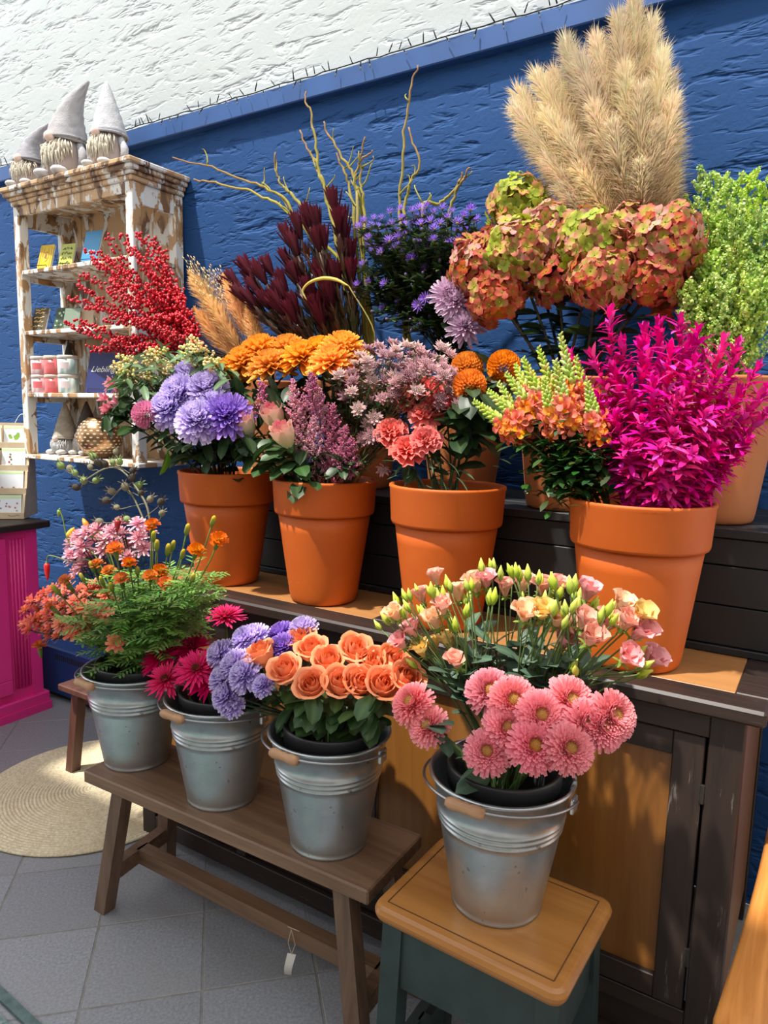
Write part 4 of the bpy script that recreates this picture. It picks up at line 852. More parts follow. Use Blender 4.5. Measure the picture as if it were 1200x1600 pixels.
# ================================================================== bucket of magenta gerberas
for px,py,dy in ((252,1028,0),(302,1013,.06),(308,1047,-.04),(260,1063,-.06),(328,1062,-.02),(285,1022,.08),(352,965,.18)):
    h=aty(px,py,1.28+dy); d=Vector((h.x-Q2.x,h.y-Q2.y,0)); flower('magenta_gerbera','spiky magenta gerbera in the bench bucket','gerbera','magenta gerberas in the bench bucket',Q2,h,d*2.5+Vector((0,0,.6))+CAMV*.6+rv(.15),.10,GERB,sc=rnd.uniform(.9,1.05),r=.0038,col=(.10,.17,.05))
# ================================================================== bucket of marigolds
def f_sant(c1,c2,R,n=42): return lambda g: rosette(g,n,(R,R*.4),(R*.34,R*.2),(-25,75),c1,c1,c2,r0=(R*.12,0),z0=(0,R*.4),bend=.3,seg=2,m=2,cup=.3,shape=.75,tip=.55)
SANT_P=mk(f_sant((.80,.32,.44),(.92,.58,.62),.026),2,'flower_head'); 
def f_brick(g): rosette(g,18,(.020,.012),(.012,.008),(-10,40),(.74,.12,.06),(.76,.17,.09),(.86,.30,.18),r0=(.004,.002),bend=.15,seg=2,m=2,shape=.75,tip=.6); disc(g,.005,.003,(.30,.14,.03),(.4,.25,.05),14,.002)
def f_tag(g): rosette(g,22,(.016,.010),(.014,.010),(0,65),(.70,.22,.012),(.74,.30,.02),(.62,.08,.01),r0=(.004,.002),z0=(0,.006),bend=-.3,seg=2,m=3,shape=.85,tip=.8,ruf=.002); g.tube([(0,0,-.030),(0,0,-.015),(0,0,.002)],[.003,.0055,.006],7,(.16,.22,.05))
def f_tbud(g): g.tube([(0,0,-.012),(0,0,0),(0,0,.014),(0,0,.020)],[.0025,.006,.0055,.003],7,np.array([(.17,.25,.05),(.26,.33,.07),(.60,.42,.04)]))
BRICK=mk(f_brick,2,'flower_head'); TAGE=mk(f_tag,2,'flower_head'); TBUD=mk(f_tbud,1,'bud')
PC=Vector((Q1.x,Q1.y,Q1.z))
def cluster(name,label,cat,group,tips,y,pc,heads,per=4,hs=(.85,1.1),col=DGREEN,r=.0018,foli=None,leafc=DGREEN,lsz=.02,nl=14,dy=.05,hname='flower_head',depth=.2,Rin=.11):
    """one branching spray stem for every few heads"""
    tips=sorted(tips,key=lambda q:math.atan2(q[1]-(900),q[0]-300)+q[0]*.002); out=[]
    for k in range(0,len(tips),per):
        hs_=[aty(q[0],q[1],jit(y,dy)) for q in tips[k:k+per]]; m=sum(hs_,Vector())/len(hs_); fork=m.lerp(Vector((pc.x,pc.y,pc.z)),.38)
        b=basept(pc,m,depth,.05); root=thing(name,label,cat,tuple(b),group); P=clampin(bez(b,b+Vector((0,0,depth*.9)),fork-(m-fork)*.4,fork,8),pc,Rin); g=G(); g.tube(P,r*1.3,5,col)
        dirs=[]
        for h in hs_:
            hd=((h-fork).normalized()*.9+Vector((0,0,.35))+CAMV*.45+rv(.2)).normalized(); B=bez(fork,fork.lerp(h,.4)+Vector((0,0,.015)),h-hd*.03,h,6); g.tube(B,r,4,col); dirs.append(hd)
            P=P+B[1:-1]
        part('stem',g,'leaf',root,True)
        for h,hd in zip(hs_,dirs): ob(hname,rnd.choice(heads),root,TRS(h-root.location,hd,rnd.random()*6,rnd.uniform(*hs)))
        if nl:
            g=G()
            for i in range(nl*len(hs_)):
                p=rnd.choice(P[4:]); a=rnd.uniform(0,6.28); V,F,u=petal(lsz*rnd.uniform(.6,1.3),lsz*.38,3,2,-.5,0,.5,.2,.05); d=Vector((math.cos(a),math.sin(a),rnd.uniform(-.1,.8)))
                g.add(setp(V,a,math.atan2(d.z,1),tuple(p)),F,jitc(leafc,.3))
            part('foliage',g,'leaf',root,True,kind='stuff')
        out.append(root)
    return out
def area(n,poly_fn,sep=0,seed=0):
    out=[];k=0
    while len(out)<n and k<6000:
        k+=1; q=poly_fn()
        if all((q[0]-a[0])**2+(q[1]-a[1])**2>sep*sep for a in out): out.append(q)
    return out
def ell(cx,cy,rx,ry,rot=0):
    def f():
        a=rnd.uniform(0,6.283); r=math.sqrt(rnd.random()); x=rx*r*math.cos(a); y=ry*r*math.sin(a); return (cx+x*math.cos(rot)-y*math.sin(rot),cy+x*math.sin(rot)+y*math.cos(rot))
    return f
cluster('pink_spray_chrysanthemum','pale pink spray chrysanthemum stem behind the marigold foliage','chrysanthemum','pink spray chrysanthemums in the marigold bucket',area(20,ell(170,845,62,24,-.25),14)+[(118,875),(130,885),(122,895),(112,868),(200,872),(225,858)],1.36,PC,SANT_P,5,(1.15,1.4))
cluster('brick_red_chrysanthemum','brick red small spray chrysanthemum stem in the marigold bucket','chrysanthemum','brick red spray chrysanthemums in the marigold bucket',area(46,ell(108,955,72,38,-.25),11)+[(150,1000),(195,1010),(180,1005)],1.25,PC,BRICK,6,(1.15,1.45))
tagf=[(180,858),(202,880),(152,883),(190,905),(103,908),(235,900),(250,893),(258,912),(238,820),(342,843),(307,860),(80,948),(62,1010),(170,893)]
tagb=[(332,817),(292,830),(240,840),(245,855),(270,855),(262,862),(145,888),(175,920),(130,905),(285,868),(160,910),(215,895),(90,925),(300,905)]
def ferny(g,p,d,L,col):
    d=Vector(d).normalized(); n=6; sd=d.cross(Vector((0,0,1))); sd=sd.normalized() if sd.length>.01 else Vector((1,0,0)); g.tube([p,p+d*L*.5+Vector((0,0,.004)),p+d*L-Vector((0,0,L*.12))],.0007,3,col,cap=False)
    for i in range(2,n+1):
        q=p+d*L*i/n-Vector((0,0,L*.12*(i/n)**2))
        for s in (-1,1):
            e=(d*.75+sd*s).normalized(); ll=L*.36*(1.1-.5*abs(i/n-.55)); a=math.atan2(e.y,e.x); V,F,u=petal(ll,.0075,3,1,-.3,0,.45,.3,.05); g.add(setp(V,a,math.asin(max(-1,min(1,e.z)))+rnd.uniform(-.2,.2),tuple(q)),F,jitc(col,.2))
allm=[(q,0) for q in tagf]+[(q,1) for q in tagb]; rnd.shuffle(allm)
folp=area(28,ell(245,945,100,52,-.15),14)
for k in range(14):
    tips=allm[k*2:k*2+2]; fp=folp[k*2:k*2+2]; hs_=[(aty(q[0],q[1],jit(1.20,.05)),kd) for q,kd in tips]; b=basept(PC,hs_[0][0],.2,.06); root=thing('marigold','french marigold stem with ferny green leaves and orange flowers','marigold',tuple(b),'marigolds in the bench bucket'); g=G(); Ps=[]
    for h,kd in hs_:
        hd=((h-PC).normalized()+Vector((0,0,.4))+CAMV*.2).normalized(); P=clampin(stem_path(b,h,hd,11),PC,.105); g.tube(P,.0019,5,(.14,.22,.05)); Ps.append(P)
    for q in fp:
        h=aty(q[0],q[1],jit(1.27,.07)); P=clampin(stem_path(b,h,(h-PC),9),PC,.105); g.tube(P,.0015,4,(.14,.24,.05)); Ps.append(P[:-1]+[h,h,h])
    part('stem',g,'leaf',root,True)
    for (h,kd),P in zip(hs_,Ps): ob('flower_head' if kd==0 else 'bud',rnd.choice(TAGE if kd==0 else TBUD),root,TRS(h-root.location,P[-1]-P[-2],rnd.random()*6,rnd.uniform(1.0,1.3)))
    g=G()
    for j,P in enumerate(Ps):
        for i in range(17 if j>1 else 8):
            t=rnd.uniform(.45,1.0 if j>1 else .8); p=P[int(t*(len(P)-1))]+rv(.012); a=rnd.uniform(0,6.28); ferny(g,p,(math.cos(a),math.sin(a)-.2,rnd.uniform(-.1,.7)),rnd.uniform(.05,.09),(.22,.40,.10))
    part('foliage',g,'leaf',root,True,kind='stuff',label='feathery green leaves')
# peppers
def pepper(label,path,tipdir,cols,L,fat,px0):
    P=[aty(q[0],q[1],1.33) for q in path]; b=basept(PC,P[0],.2,.04); pa=clampin(spline([b,Vector((PC.x-.03,PC.y+.02,PC.z+.02))]+P,6),PC,.105); root=thing('chilli_pepper',label,'chilli pepper',tuple(b)); g=G(); g.tube(pa,[.0030,.0020],5,(.18,.28,.08)); part('stem',g,'leaf',root,True)
    d=Vector(tipdir).normalized(); e=P[-1]; g=G(); g.tube([e,e+d*L*.12,e+d*L*.4,e+d*L*.75,e+d*L],[fat*.6,fat,fat*.9,fat*.6,.001],10,cols); part('pepper',g,'gloss',root,True); g=G(); g.tube([e-d*.006,e+d*.003],[.002,fat*.7],8,(.16,.28,.06)); part('cap',g,'leaf',root,True)
pepper('hanging red chilli pepper beside the pink cabinet',[(150,885),(112,878),(78,868),(73,880)],(0,0,-1),(.60,.01,.012),.060,.0095,0)
pepper('yellow chilli pepper above the pink spray chrysanthemums',[(160,850),(112,850),(108,838)],(.55,0,.6),(.78,.46,.02),.042,.012,0)
pepper('small orange chilli pepper on a green stem',[(165,845),(140,840),(136,822)],(-.5,0,.55),(.78,.28,.01),.03,.009,0)
pepper('green chilli bud on a tall curved stem',[(150,870),(110,850),(98,810),(93,797)],(-.3,0,-.9),(.20,.33,.06),.024,.007,0)
pepper('dark red chilli pepper behind the pink spray chrysanthemums',[(190,860),(182,830),(184,812)],(-.15,0,-1),(.30,.008,.012),.04,.010,0)
# dried seed pod branch
def f_pod(g):
    g.ball((0,0,.008),(.0085,.0085,.010),9,6,(.26,.24,.16))
    for i in range(6): V,F,u=petal(.012,.0035,3,1,-.8,0,.3,.6,.1); g.add(setp(V,i*1.047,1.2,(.004*math.cos(i*1.047),.004*math.sin(i*1.047),.015)),F,(.16,.14,.11))
def f_pod2(g): f_pod(g); g.c=[c*np.array((.32,.30,.34)) for c in g.c]
def f_pod3(g): f_pod(g); g.c=[c*np.array((1.1,1.6,.9)) for c in g.c]
PODS=mk(f_pod,1,'seed_pod','dry')+mk(f_pod2,1,'seed_pod','dry')+mk(f_pod3,1,'seed_pod','dry')
def podbranch(main,pods):
    P=[aty(q[0],q[1],1.38) for q in main]; b=basept(PC,P[0],.2,.04); path=clampin(spline([b,Vector((PC.x,PC.y+.05,PC.z+.03))]+P,6),PC,.105); root=thing('dried_seed_branch','bare branching stem of dried grey seed pods arching above the marigolds','dried branch',tuple(b),'dried seed branches'); g=G(); g.tube(path,[.0040,.0022],6,(.30,.28,.18))
    hs_=[]
    for q in pods:
        h=aty(q[0],q[1],jit(1.37,.03)); c=min(path[6:],key=lambda p:(p-h).length+max(0,(p-h).z)*.5+ (0 if (p-h).length>.03 else .1)); g.tube(bez(c,c+Vector((0,0,.015)),h-Vector((0,0,.012)),h,6),.0012,4,(.28,.26,.17)); hs_.append((h,(h-c)+Vector((0,0,.03))))
    part('stem',g,'dry',root,True)
    for h,d in hs_: ob('seed_pod',rnd.choice(PODS),root,TRS(h-root.location,d,rnd.random()*6,rnd.uniform(1.05,1.45)))
podbranch([(236,860),(232,800),(215,765),(190,735),(165,732),(130,752)],[(99,732),(112,736),(120,743),(143,733),(132,754),(147,753),(167,729),(150,719),(181,711),(188,726),(204,738),(125,762),(178,726),(157,727)])
podbranch([(245,860),(228,820),(210,780),(196,760)],[(198,766),(178,769),(218,773),(232,784),(249,788),(252,805),(170,781),(186,794),(203,814),(205,752),(212,762),(160,816)])
# ================================================================== pot of lavender mums, alstroemeria and pieris
for i,(px,py,dy) in enumerate(((285,618,0),(326,612,.03),(310,659,-.05),(268,640,-.03),(356,652,.0),(338,640,.02),(300,595,.08))):
    h=aty(px,py,1.52+dy); d=Vector((h.x-P1.x,h.y-P1.y,0)); pur=i==4
    flower('large_chrysanthemum','large %s chrysanthemum in the pot beside the bookcase'%('violet' if pur else 'lavender'),'chrysanthemum','%s chrysanthemums in the pot beside the bookcase'%('violet' if pur else 'lavender'),P1,h,d*1.6+Vector((0,0,.55))+CAMV*.7+rv(.2),.12,MUM_PUR if pur else MUM_LAV,sc=rnd.uniform(1.4,1.6),r=.0042,col=DGREEN,leaves=(.5,.55,.6,.65,.7,.75,.8,.85),leafme=LF_MUM,lsc=1.25,depth=.28)
h=aty(228,648,1.44); flower('pompon_chrysanthemum','round dusty pink pompon chrysanthemum beside the lavender ones','chrysanthemum',None,P1,h,(-.5,-.5,.5),.12,POM_PNK,sc=1.6,r=.003,col=DGREEN,leaves=(.6,.7),leafme=LF_MUM)
def f_alst(g): rosette(g,6,(.034,.030),(.015,.012),(45,70),(.80,.16,.24),(.82,.2,.28),(.90,.42,.48),bend=-.5,seg=3,m=2,cup=.3,shape=.7,tip=.3)
ALST=mk(f_alst,1,'bloom')
for px,py in ((178,605),(168,625),(185,632),(172,642),(190,612)):
    h=aty(px,py,jit(1.60,.03)); root,P,h,hd=flower('alstroemeria','rose pink alstroemeria with dark glossy leaves near the bookcase','alstroemeria','rose pink alstroemerias',P1,h,(-.7,-.4,.5),.12,ALST,'bloom',r=.0028,col=DGREEN,leaves=(.6,.65,.7,.75,.8,.8,.85,.85,.9,.9,.9,.9),leafme=LF_DARK,lsc=1.1)
    ob('bloom',ALST[0],root,TRS(h+rv(.018)-root.location,Vector((-.6,-.5,.3))+rv(.4),0,.9))
def f_cream(g):
    for i in range(44):
        t=rnd.random(); a=rnd.uniform(0,6.28); r=.022*(1-t*.6)*math.sqrt(rnd.random())+.003; g.ball((r*math.cos(a),r*math.sin(a),t*.045-.01),.0036*rnd.uniform(.8,1.2),6,4,jitc((.88,.74,.36) if rnd.random()<.8 else (.6,.55,.2),.2))
CREAM=mk(f_cream,3,'flower_cluster','petal')
pier=[(196,570),(191,578),(212,572),(238,567),(225,590),(262,575),(273,588),(301,553),(326,557),(290,570),(315,575),(250,555),(205,590),(310,545),(335,570),(240,600)]
for k,(px,py) in enumerate(pier):
    h=aty(px,py,jit(1.58,.04)); d=Vector((h.x-P1.x,0,0)).normalized()
    root,P,h,hd=flower('pieris','leafy spray with cream bud clusters and long green leaves','flowering branch','cream budded sprays beside the berry branches',P1,h,Vector((-.55,-.35,.55))+rv(.25),.12,CREAM,'flower_cluster',sc=rnd.uniform(1.0,1.3),r=.0026,col=(.09,.12,.04),depth=.25)
    for i in range(13):
        p=P[rnd.choice((6,7,8,9,9,10))]+rv(.02); a=rnd.uniform(0,6.28); leaf_at(LF_LONG,p,Vector((math.cos(a),math.sin(a)-.3,rnd.uniform(-.6,.3)))+CAMV*.3,root,rnd.uniform(.8,1.25))
h=aty(262,705,1.53); flower('laurel_twig','single drooping leaf twig over the rim of the lavender pot','twig',None,P1,h,(-.4,-.3,-.8),.13,None,r=.002,col=GREEN,depth=.1); leaf_at(LF_LIME,h,(-.05,-.1,-1),bpy.data.objects['laurel_twig'],1.5,roll_=1.2)
fill(('large_chrysanthemum','alstroemeria'),ell(335,704,72,22),70,1.58,.06,[LF_MUM,LF_DARK],(1.0,1.5),.07)
fill(('alstroemeria',),ell(205,650,42,30),34,1.58,.04,[LF_DARK],(1.1,1.6),.06)
fill(('pieris',),ell(258,575,72,34,-.2),40,1.66,.04,[LF_LONG],(.8,1.25),.09)
# ================================================================== pot of orange mums, roses, astilbe
for px,py,dy in ((358,590,0),(424,577,-.02),(408,553,.05),(473,563,.02),(500,556,.06),(536,550,.06),(520,572,.0),(385,570,.02),(450,552,.08)):
    h=aty(px,py,1.70+dy); flower('orange_chrysanthemum','flat topped apricot orange chrysanthemum above the pink roses','chrysanthemum','apricot chrysanthemums above the pink roses',P2,h,Vector((h.x-P2.x,-.1,1.1))+CAMV*.25+rv(.12),.12,MUM_ORG,sc=rnd.uniform(1.2,1.35),r=.004,col=DGREEN,leaves=(.5,.55,.6,.65,.7,.75,.8,.85,.9),leafme=LF_MUM,lsc=1.2,depth=.28)
for px,py,dy in ((386,668,-.02),(430,655,.0),(446,684,-.04),(372,672,.02)):
    h=aty(px,py,1.57+dy); rose('cream green rose with pink edges above the terracotta rim','cream and pink roses in the astilbe pot',P2,h,Vector((-.25,-.2,.75))+CAMV*.35,ROSE_P,1.30,5,1.2,.82,.25)
fill(('rose',),lambda:rnd.choice(((402,700),(375,695),(420,705),(400,738),(382,725),(440,725),(450,742),(462,768),(495,762),(430,740),(475,740),(415,722),(370,712),(445,715))),28,1.53,.02,[LF_ROSE],(1.0,1.35),.03)
def f_ast(L,col):
    def f(g):
        g.tube([(0,0,0),(0,0,L)],[.0018,.0008],4,(.22,.10,.08))
        for i in range(34):
            t=i/33; a=i*2.4; ll=.050*(1-t)**.9+.005; p0=np.array((0,0,L*t)); d=np.array((math.cos(a)*.8,math.sin(a)*.8,.75)); d/=np.linalg.norm(d); g.tube([tuple(p0),tuple(p0+d*ll)],.0006,3,col,cap=False)
            for j in range(int(5+ll*520)):
                q=p0+d*ll*rnd.uniform(.15,1.05)+nrng.normal(0,.0022,3); g.ball(q,.0019*rnd.uniform(.8,1.5),4,3,jitc(col,.3))
    return f
ASTB=mk(f_ast(.14,(.84,.42,.52)),2,'plume')+mk(f_ast(.12,(.62,.20,.32)),1,'plume')
for px,py,dark in ((458,600,0),(487,592,1),(410,606,1),(500,625,0),(470,640,0),(520,640,1),(490,660,0),(540,665,1),(455,660,0),(515,680,1),(478,690,0),(550,690,1),(500,700,0),(530,705,1)):
    h=aty(px,py,jit(1.60,.05)); hd=(Vector((h.x-P2.x,h.y-P2.y,0))*1.2+Vector((0,0,1))).normalized(); b0=h-hd*.11
    root,P,h2,_=flower('astilbe','feathery %s astilbe plume in the rose pot'%('wine red' if dark else 'pink'),'astilbe','%s astilbe plumes'%('wine red' if dark else 'pink'),P2,b0,hd,.12,[ASTB[2]] if dark else ASTB[:2],'plume',sc=rnd.uniform(.85,1.1),r=.002,col=(.16,.09,.05),depth=.2,leaves=(.8,),leafme=LF_DARK,lsc=.8)
fill(('orange_chrysanthemum','rose'),ell(405,625,55,28),26,1.62,.05,[LF_MUM],(1.0,1.4),.1)
fill(('orange_chrysanthemum','astilbe'),ell(500,725,75,22),40,1.60,.06,[LF_DARK,LF_MUM],(.8,1.2),.09)
# ================================================================== astrantia
def f_astr(c1,c2):
    def f(g):
        rosette(g,16,(.020,.018),(.0075,.007),(14,34),c1,c1,c2,r0=(.003,.003),bend=.15,seg=3,m=2,shape=.55,tip=.08)
        for i in range(48):
            a=i*2.4; q=math.sqrt(i/48); p=(.013*q*math.cos(a),.013*q*math.sin(a),.010+.006*(1-q*q)); g.tube([(0,0,.001),p],.0004,3,c2,cap=False); g.ball(p,.0015,4,3,jitc(lerp(c2,(.8,.62,.60),.4),.2))
    return f
ASTR=mk(f_astr((.55,.30,.32),(.64,.36,.40)),2,'flower_head')+mk(f_astr((.46,.26,.26),(.74,.52,.50)),2,'flower_head')+mk(f_astr((.30,.12,.15),(.45,.22,.26)),1,'flower_head')
pts=area(125,ell(620,622,96,82,.15),11)+[(560,640),(545,610),(600,730),(580,715),(702,560),(690,548),(520,600)]
cluster('astrantia','dusty mauve astrantia spray between the roses and the carnations','astrantia','mauve astrantias beside the carnations',[q for q in pts if not (q[0]>600 and q[1]>640)],1.70,Vector((P2.x+.06,P2.y,P2.z)),ASTR,5,(1.0,1.3),(.10,.13,.05),.0016,leafc=(.07,.11,.04),lsz=.028,nl=14,dy=.10,Rin=.10)
# ================================================================== carnation pot
for px,py,dy in ((612,678,-.03),(638,706,-.05),(664,652,0),(666,690,-.05),(640,626,.03),(668,612,.05),(692,616,.05),(648,608,.08),(682,640,.02)):
    h=aty(px,py,1.66+dy); d=Vector((h.x-P3.x,h.y-P3.y,0)); flower('carnation','ruffled coral pink carnation in the terracotta pot','carnation','coral carnations',P3,h,d*1.6+Vector((0,0,.5))+CAMV*.7+rv(.15),.125,CARN,sc=rnd.uniform(1.2,1.4),r=.0026,col=(.10,.16,.08),leaves=(.35,.5,.6,.7,.8),leafme=LF_GRASS,lang=1.3,depth=.22)
for px,py,dy in ((730,575,.03),(734,603,-.03),(787,573,.04)):
    h=aty(px,py,1.68+dy); root,P,h,hd=flower('orange_pompon','round golden orange pompon chrysanthemum beside the carnations','chrysanthemum','golden pompon chrysanthemums',P3,h,Vector((.1,-.2,.6))+CAMV*.6,.125,POM_ORG,sc=1.62,r=.0036,col=DGREEN,leaves=(.5,.55,.6,.65,.7,.7,.75,.8,.8,.85,.9,.9),leafme=LF_MUM,lsc=1.5,depth=.26)
fill(('orange_pompon',),ell(745,655,45,50),46,1.68,.06,[LF_MUM],(1.1,1.6),.06)
fill(('carnation',),ell(670,735,60,22),24,1.66,.05,[LF_GRASS,LF_DARK],(.8,1.1),.10)
# ================================================================== snapdragons
def snap(px0,py0,px1,py1,dy):
    tip=aty(px0,py0,1.62+dy); low=aty(px1,py1,1.60+dy*.5); ax=(tip-low).normalized(); b=basept(Vector((P4.x-.06,P4.y,P4.z)),low,.22,.04); P=clampin(bez(b,b+Vector((0,0,.22)),low-ax*.10,low,8),P4,.125)+[low.lerp(tip,t)+Vector((0,0,-.01*math.sin(t*3.1))) for t in (.25,.5,.75,1)]
    root=thing('snapdragon','snapdragon spike with salmon blooms below and lime green buds above','snapdragon',tuple(b),'snapdragons beside the magenta ruscus'); g=G(); g.tube(P,[.0036,.0016],6,(.14,.22,.06)); part('stem',g,'leaf',root,True)
    L=(tip-low).length; sd=ax.cross(Vector((0,0,1))).normalized(); up=sd.cross(ax); nb=14
    for i in range(nb):
        t=i/nb*.42; a=i*2.2; d=(sd*math.cos(a)+up*math.sin(a)*.8+ax*.25-Vector((0,0,.15))).normalized(); ob('bloom',rnd.choice(SNAP),root,TRS(low+ax*L*t-root.location,d,rnd.random()*6,rnd.uniform(.85,1.1)))
    g=G(); nb=46
    for i in range(nb):
        t=.40+.62*i/nb; a=i*2.4; d=(sd*math.cos(a)+up*math.sin(a)+ax*.9).normalized(); s=(1.25-t)*.0095+.0015; p=low+ax*L*t; g.tube([p,p+d*s*1.1,p+d*s*2.0,p+d*s*2.5],[s*.35,s*.62,s*.5,s*.12],6,jitc((.52,.64,.12) if rnd.random()<.75 else (.68,.72,.26),.15))
    part('buds',g,'petal',root,True,kind='stuff',label='lime green buds')
    g=G()
    for i in range(110):
        p=(P[rnd.choice((5,6,7,7))]+rv(.03)) if i<40 else aty(rnd.gauss(893,26),rnd.gauss(735,22),1.60+rnd.uniform(-.05,.05)); a=rnd.uniform(0,6.28); V,F,u=petal(rnd.uniform(.025,.042),.018,3,2,-.5,0,.5,.2,.05); g.add(setp(V,a,rnd.uniform(-.5,.7),tuple(p)),F,jitc((.035,.085,.02),.35))
    part('leaves',g,'leaf',root,True,kind='stuff',label='dense small dark green leaves')
def f_snap(c1,c2):
    def f(g):
        rosette(g,5,(.020,.018),(.020,.018),(20,55),c1,c1,c2,r0=(.004,.003),bend=-.8,seg=3,m=3,cup=.3,shape=.75,tip=.7,ruf=.002,off=(0,0,.010)); g.tube([(0,0,-.004),(0,0,.014)],[.004,.007],7,c2); g.ball((.005,0,.018),(.008,.009,.006),7,5,(.74,.30,.03))
    return f
SNAP=mk(f_snap((.86,.15,.075),(.84,.25,.18)),2,'bloom')+mk(f_snap((.92,.26,.02),(.90,.34,.08)),1,'bloom')
for q in ((876,524,905,660,.0),(842,545,880,660,.03),(818,562,860,655,-.03),(900,560,925,660,.05),(792,585,845,660,.0),(764,612,830,672,-.04),(742,628,815,685,-.06),(868,565,890,672,-.06),(850,592,870,680,-.08),(806,572,838,640,.06),(918,600,935,690,-.05),(780,600,835,690,.02)): snap(*q)
# ================================================================== magenta ruscus
def f_rusc(g,L=.30):
    c=(.62,.006,.22); g.tube([(0,0,0),(.004,.003,L*.5),(0,0,L)],[.0022,.0010],5,(.50,.004,.17)); n=120
    for i in range(n):
        t=i/n; a=i*2.399; V,F,u=petal(rnd.uniform(.024,.042),.0105,4,2,rnd.uniform(-.9,.1),0,.4,.15,.03,0,.25); g.add(setp(V,a,R_(8+42*t)+rnd.uniform(-.8,.8),(.003*t,.002*t,L*t)),F,jitc((.66,.004,.24) if rnd.random()<.8 else (.86,.07,.46),.3))
    for i in range(3): V,F,u=petal(.026,.011,4,2,-.3,0,.4,.15,.03,0,.25); g.add(setp(V,i*2.4,R_(75),(0,0,L)),F,jitc(c,.2))
RUSC=mk(f_rusc,5,'leafy_spray','petal_fixed')
pc=Vector((P4.x+.03,P4.y,P4.z)); tips=[(955,492,0),(893,560,.02),(925,560,.0),(1030,512,.03),(1062,505,.0),(1090,522,.05),(1128,538,.02),(1150,545,.06),(1180,582,.03),(1198,610,.04),(1190,650,.0),(1000,545,-.03),(1045,550,-.05),(1085,570,-.06),(1120,590,-.05),(1150,620,-.06),(960,580,-.05),(985,600,-.08),(1020,600,-.09),(1060,620,-.1),(1100,650,-.1),(935,620,-.06),(965,650,-.1),(1005,660,-.12),(1050,680,-.12),(1165,690,-.06),(1130,660,-.08),(975,540,.06),(1075,540,.08),(1160,700,-.02),(1100,560,.1),(1010,520,.1),(950,690,-.11),(980,710,-.13),(1030,725,-.13),(1075,720,-.12),(1115,700,-.1),(1140,590,.0),(1185,620,-.03),(910,595,-.02)]
for px,py,dy in tips:
    h=aty(px,py,1.68+dy); d=(h-Vector((pc.x,pc.y,pc.z-.10))).normalized(); d=(d+Vector((0,0,.05))+rv(.13)).normalized(); L=min(.34,(h-pc).length+.01); s=L/.30; b0=h-d*L
    b=Vector((pc.x+rnd.uniform(-.04,.04),pc.y+rnd.uniform(-.04,.04),pc.z-.22)); P=clampin(bez(b,b+Vector((0,0,.1)),b0-d*.06,b0,7),P4,.125)
    flower('dyed_ruscus','magenta dyed ruscus stem with pointed leaves','ruscus','magenta dyed ruscus stems',P4,b0,d,.125,RUSC,'leafy_spray',sc=(1.2,1.2,max(.7,s)),r=.0024,col=(.50,.004,.17),stemmat='petal_fixed',path=P)
# ================================================================== back row
# hydrangeas
def floret(c1,c2):
    def f(g):
        for i in range(4): V,F,u=petal(.020,.021,3,3,-.15,.10,.62,.3,.62,.0020); g.add(setp(V,i*1.571+rnd.uniform(-.1,.1),rnd.uniform(.05,.3)),F,np.array(c1)[None]*(1-u[:,None]**1.5)+np.array(c2)[None]*u[:,None]**1.5)
        g.ball((0,0,.001),.0022,6,4,(.30,.34,.08))
    return f
HYD=[mk(floret(a,b),1,'floret')[0] for a,b in (((.30,.38,.035),(.42,.44,.07)),((.40,.42,.04),(.62,.20,.17)),((.36,.36,.04),(.62,.10,.13)),((.40,.20,.04),(.46,.03,.06)),((.44,.16,.03),(.54,.07,.06)),((.56,.40,.22),(.70,.24,.28)))]
for hi,(px,py,r,dy,wt) in enumerate(((756,418,.098,-.02,(2,2,3,3,4,5)),(812,325,.088,.10,(0,0,0,1,2,0)),(855,372,.088,.03,(1,1,0,2,5,5)),(806,398,.090,-.04,(0,1,1,5,2,2)),(925,385,.092,-.02,(1,1,2,2,5,0)),(938,440,.080,-.06,(2,3,3,4,2,1)),(1038,385,.092,.0,(2,2,1,5,3,2)),(1022,445,.075,-.02,(3,3,4,2,3,3)),(778,465,.078,-.06,(3,4,4,4,3,1)),(985,372,.080,.04,(1,2,5,1,2,5)),(872,440,.072,-.01,(3,2,4,3,3,2)))):
    h=aty(px,py,1.93+dy); d=(h-Vector((A_.x,A_.y,A_.z-.1))).normalized(); b=basept(A_,h,.2,.06); root=thing('hydrangea',('antique hydrangea head mostly lime green' if hi==1 else 'antique hydrangea head mostly wine red and russet' if hi in (0,5,7,8,10) else 'antique hydrangea head of pink edged green florets')+' above the snapdragons','hydrangea',tuple(b),None if hi==1 else 'russet hydrangeas' if hi in (0,5,7,8,10) else 'pink edged hydrangeas')
    P=clampin(stem_path(b,h,d,10),A_,.12); g=G(); g.tube(P,.0042,6,(.06,.055,.03)); part('stem',g,'leaf',root,True); n=int(125*(r/.09)**2)
    for i in range(n):
        z=1-1.72*(i+.5)/n; a=i*2.39996; q=math.sqrt(1-z*z); v=frame(d)@Vector((q*math.cos(a),q*math.sin(a),z)); v=Vector(v[:3]); rr=r*rnd.uniform(.80,1.06); ob('floret',HYD[rnd.choice(wt)],root,TRS(h+v*rr-root.location,v+rv(.6),rnd.random()*6,rnd.uniform(.85,1.2)))
    g=G()
    for i in range(26): z=rnd.uniform(-.6,1); a=rnd.uniform(0,6.28); q=math.sqrt(1-z*z); g.tube([h-d*r*.9,h+(d*z*.6+Vector((math.cos(a),math.sin(a),0))*q*.6)*r*.8],.0012,3,(.12,.10,.04),cap=False)
    part('stalks',g,'leaf',root,True,kind='stuff')
    for i in range(9): leaf_at(LF_MUM,P[rnd.choice((4,5,6,7))],(rnd.uniform(-1,1),rnd.uniform(-.8,.4),.2),root,1.1)
